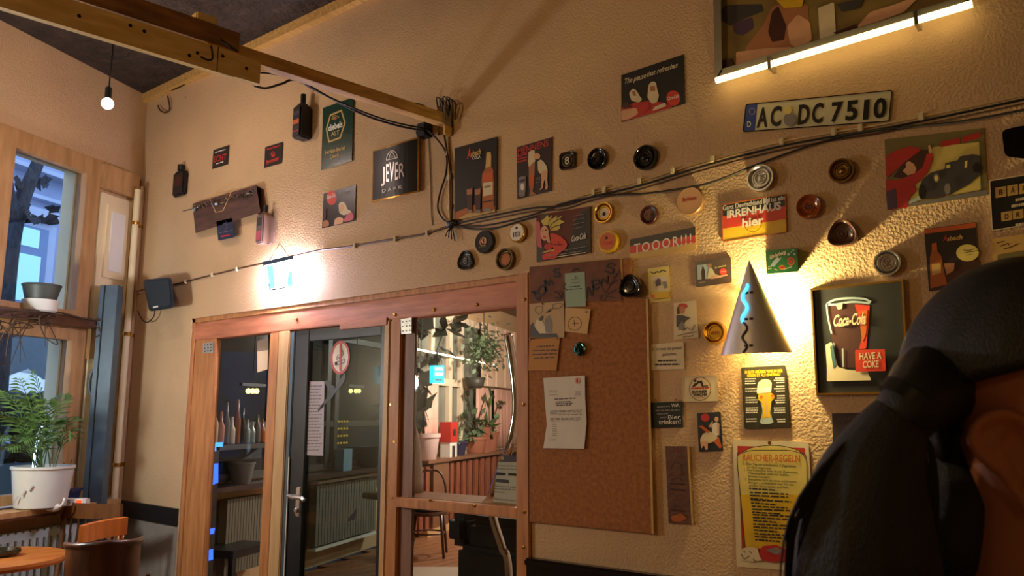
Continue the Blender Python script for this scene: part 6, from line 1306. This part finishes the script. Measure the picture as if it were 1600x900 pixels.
obj('cushion', *bbox(cc + Vector((-.10,-.2,zt_-.2)), cc + Vector((.6,.4,zt_), ), .05), M('black_cloth', (26,24,24), .8, var=.2), ar)
# white paper lying low
tq_ = FL(680, 893, .35)
single('low_table', 'low pale table top behind the right window at the bottom edge', 'table', cat_(obox(FL(690,897,.42), RT*.32, fd2*.2, Vector((0,0,.012))), *[obox(FL(690,897,.42) + RT*.28*a + fd2*.16*b - Vector((0,0,.215)), RT*.015, fd2*.015, Vector((0,0,.205))) for a in (-1,1) for b in (-1,1)]), M('table_pale', (196,176,150), .4))

# ------------------------------------------------------------------ the person at the right edge, seen from behind in dark silhouette
HC = CAM + ray(1618, 600) * .79
# body frame: the person looks to the right of the picture and a little away
Fv = (RT*math.cos(R(31)) - Vector((-math.sin(PSI), math.cos(PSI), 0))*math.sin(R(31))).normalized(); Lv = Vector((-Fv.y, Fv.x, 0)); Zv = Vector((0,0,1))
Q = lambda f_, s_, z_: HC + Fv*f_ + Lv*s_ + Zv*z_        # forward, to their left, up from the head centre
BV = []
def hd_pt(a, la):
    f_, s_, z_ = math.sin(la)*math.cos(a), math.sin(la)*math.sin(a), math.cos(la)
    x_, y_, zz = f_*.094, s_*.072, z_*.112
    if z_ < -.1 and f_ < 0: x_ *= .82
    if z_ < 0: y_ *= 1 - .18*(-z_); 
    if f_ > .3 and z_ < -.2: x_ += .012*(f_-.3)*(-z_)*3
    if z_ < -.55: zz -= .012*max(0, f_)
    return Q(x_, y_, zz)
V = [hd_pt(2*math.pi*j/28, math.pi*(i+.5)/18) for i in range(18) for j in range(28)]
BV.append((V, [(i*28+j, i*28+(j+1)%28, (i+1)*28+(j+1)%28, (i+1)*28+j) for i in range(17) for j in range(28)] + [tuple(range(28)), tuple(range(17*28, 18*28))]))
BV.append(tube([Q(.092,0,.01), Q(.108,0,-.02), Q(.116,0,-.035), Q(.098,0,-.048)], [.008,.011,.014,.010], 8, 2))      # nose
for s_ in (-.5, .5): BV.append(ball(Q(.088, s_*.03, -.0), .012, 8))
BV.append(tube([Q(.092,-.022,-.068), Q(.101,0,-.066), Q(.092,.022,-.068)], [.006,.009,.006], 8, 2)); BV.append(tube([Q(.090,-.018,-.078), Q(.099,0,-.079), Q(.090,.018,-.078)], [.006,.009,.006], 8, 2))
# ears: helix, inner fold, lobe
def ear(sg):
    E = lambda f_, z_, o_=0: Q(f_, sg*(.068+o_), z_)
    e = [tube([E(-.006,-.030,.004), E(-.014,-.012,.010), E(-.030,.006,.018), E(-.036,.024,.020), E(-.026,.040,.016), E(-.008,.045,.010), E(.006,.036,.005), E(.010,.022,.001), E(.004,.010,.001)], [.005,.0055,.006,.006,.006,.006,.0055,.005,.004], 8, 4),
         tube([E(-.006,-.012,.006), E(-.018,.008,.011), E(-.020,.024,.011), E(-.010,.034,.006)], [.004,.005,.005,.004], 8, 4),
         tube([E(.008,.004,.003), E(.010,-.006,.005), E(.006,-.014,.003)], [.005,.006,.004], 8, 3),
         ball(E(.000,-.032,.006), .011, 10, (.8,.6,1.1))]
    e.append(([E(-.004,-.02,.001), E(-.022,.008,.006), E(-.028,.026,.010), E(-.008,.040,.004), E(.010,.02,0), E(.008,-.01,0), E(-.004,-.02,-.012), E(-.022,.008,-.010), E(-.028,.026,-.008), E(-.008,.040,-.010), E(.010,.02,-.02), E(.008,-.01,-.02)], [(0,1,2,3,4,5),(11,10,9,8,7,6)] + [(i,(i+1)%6,6+(i+1)%6,6+i) for i in range(6)]))
    return e
EDZ = -.074; EDF = -.020
HC0 = HC.copy(); HC = HC0 + Fv*EDF + Zv*EDZ
BV += ear(-1) + ear(1)
HC = HC0
BV.append(tube([Q(-.02,0,-.05), Q(-.018,0,-.12), Q(-.03,0,-.19), Q(-.035,0,-.23)], [.055,.052,.056,.085], 16, 3))   # neck
zf = -HC0.z   # floor seen from head centre
BV.append(tube([Q(-.035,0,-.22), Q(-.03,0,-.30), Q(-.02,0,-.45), Q(-.02,0,-.58), Q(-.02,0,-.68)], [.11,.155,.15,.13,.16], 20, 3, flatz=.75))
for s_ in (-1, 1):
    BV.append(tube([Q(-.03,.10*s_,-.245), Q(-.03,.18*s_,-.28), Q(-.02,.21*s_,-.42), Q(-.01,.22*s_,-.55), Q(.06,.21*s_,-.66), Q(.12,.19*s_,-.76)], [.055,.056,.045,.040,.034,.024], 12, 3))
    hn_ = Q(.145,.185*s_,-.80); BV.append(ball(hn_, .04, 10, (.7,.5,1)))
    for k in range(4): BV.append(tube([hn_ + Fv*(.02-.014*k) - Zv*.02, hn_ + Fv*(.03-.016*k) - Zv*(.06+.006*(1.5-abs(k-1.5))), hn_ + Fv*(.025-.016*k) - Lv*s_*.012 - Zv*(.085+.008*(1.5-abs(k-1.5)))], [.009,.0085,.007], 8, 2))
    BV.append(tube([hn_ + Fv*.02, hn_ + Fv*.045 - Zv*.03, hn_ + Fv*.05 - Zv*.055], [.011,.010,.008], 8, 2))
    BV.append(tube([Q(-.02,.085*s_,-.66), Q(-.0,.09*s_,-.85), Q(.01,.09*s_,-1.02), Q(-.01,.09*s_,-1.22), Q(-.02,.09*s_,zf+.07)], [.09,.08,.058,.056,.038], 14, 3))
    BV.append(tube([Q(-.05,.09*s_,zf+.035), Q(.03,.09*s_,zf+.035), Q(.12,.10*s_,zf+.025)], [.033,.036,.025], 10, 2))
pn_ = root('person', 'person with long dark hair in a ponytail facing right, close at the right edge', 'person', Vector((HC.x, HC.y, 0)))
SK = M('skin', (176,112,78), .55, var=.08, vs=20)
bd_ = obj('body', *cat_(*BV), SK, pn_, True)
rm = bd_.modifiers.new('remesh', 'REMESH'); rm.mode = 'VOXEL'; rm.voxel_size = .0045; rm.use_smooth_shade = True
sm = bd_.modifiers.new('smooth', 'SMOOTH'); sm.factor = .5; sm.iterations = 3
HR = M('hair', (17,14,13), .55, rgb2=(9,8,8), vs=14, stretch=(14,14,3), bump=.5, bs=60, dist=.006)
# hair cap: skull-shaped shell behind and above the ear
def la_max(c):
    K = [(-1,2.3),(-.82,2.2),(-.70,1.66),(-.35,1.56),(0,1.48),(.5,1.25),(.8,1.02),(1,.95)]
    for (a0,b0),(a1,b1) in zip(K, K[1:]):
        if c <= a1 + 1e-6: return b0 + (b1-b0)*(c-a0)/(a1-a0)
    return K[-1][1]
HV = []; NJ = 56
for i in range(17):
    for j in range(NJ):
        a = 2*math.pi*j/NJ; la = max(.015, la_max(math.cos(a))*i/16); f_, s_, z_ = math.sin(la)*math.cos(a), math.sin(la)*math.sin(a), math.cos(la)
        back = max(0, -f_); HV.append(Q(f_*(.097+.014*back) - .003, s_*.079, z_*.116 + .002))
cap_f = [(i*NJ+j, i*NJ+(j+1)%NJ, (i+1)*NJ+(j+1)%NJ, (i+1)*NJ+j) for i in range(16) for j in range(NJ)] + [tuple(range(NJ))]
hc_ = obj('hair_cap', HV, cap_f, HR, pn_, True); md = hc_.modifiers.new('t', 'SOLIDIFY'); md.thickness = .010; md.offset = 1
# gathered hair and ponytail falling behind the shoulder
P3 = lambda x, y, d_=.77: CAM + ray(x, y) * d_
obj('gathered_hair', *tube([P3(1478,590,.82), P3(1452,608,.79), P3(1432,628,.76), P3(1408,655,.76)], [.045,.040,.030,.028], 16, 4), HR, pn_, True)
obj('hair_tie', *tube([P3(1428,618,.76), P3(1414,634,.76)], .029, 16), MATS['black_plastic'], pn_, True, autos=40)
obj('ponytail', *tube([P3(1412,642,.76), P3(1385,690,.76), P3(1362,750,.76), P3(1352,820,.76), P3(1350,900,.76), P3(1356,990,.77), P3(1370,1060,.78)], [.024,.036,.050,.062,.070,.06,.012], 20, 5), HR, pn_, True)
obj('side_hair', *tube([P3(1490,640,.84), P3(1488,720,.82), P3(1496,790,.80), P3(1474,870,.79), P3(1455,980,.79)], [.035,.030,.036,.036,.015], 14, 4), HR, pn_, True)
st_ = []
for k in range(130):
    a = random.uniform(0, 2*math.pi); o_ = Vector((math.cos(a)*RT.x, math.cos(a)*RT.y, 0))*.9
    x0, w0 = 1405 + random.uniform(-14,14), random.uniform(-1,1)
    pts = [P3(x0, 640, .755), P3(1380 + w0*78, 720 + random.uniform(-20,20), .75), P3(1350 + w0*118, 820 + random.uniform(-20,20), .75), P3(1345 + w0*(110+random.uniform(0,22)), 930 + random.uniform(-20,30), .755)]
    st_.append(tube(pts, [.002,.0022,.0015,.0006], 4, 4))
sg_ = obj('loose_strands', *cat_(*st_), HR, pn_, True); sg_['kind'] = 'stuff'
JK = M('jacket', (24,24,28), .8, var=.2, vs=14)
JV = [tube([Q(-.035,0,-.232), Q(-.03,0,-.30), Q(-.02,0,-.45), Q(-.02,0,-.58), Q(-.02,0,-.74)], [.105,.168,.163,.145,.178], 24, 3, flatz=.78, cap=False)]
for s_ in (-1, 1): JV.append(tube([Q(-.03,.10*s_,-.252), Q(-.03,.18*s_,-.285), Q(-.02,.212*s_,-.42), Q(-.01,.222*s_,-.55), Q(.05,.212*s_,-.65)], [.062,.066,.056,.052,.044], 14, 3, cap=False))
obj('jacket', *cat_(*JV), JK, pn_, True)
for s_ in (-1, 1): obj('trouser_leg', *tube([Q(-.02,.08*s_,-.68), Q(-.0,.09*s_,-.85), Q(.01,.09*s_,-1.02), Q(-.01,.09*s_,-1.22), Q(-.02,.09*s_,zf+.06)], [.105,.094,.072,.066,.058], 14, 3, cap=False), M('denim', (30,36,50), .85, var=.2, vs=20), pn_, True)
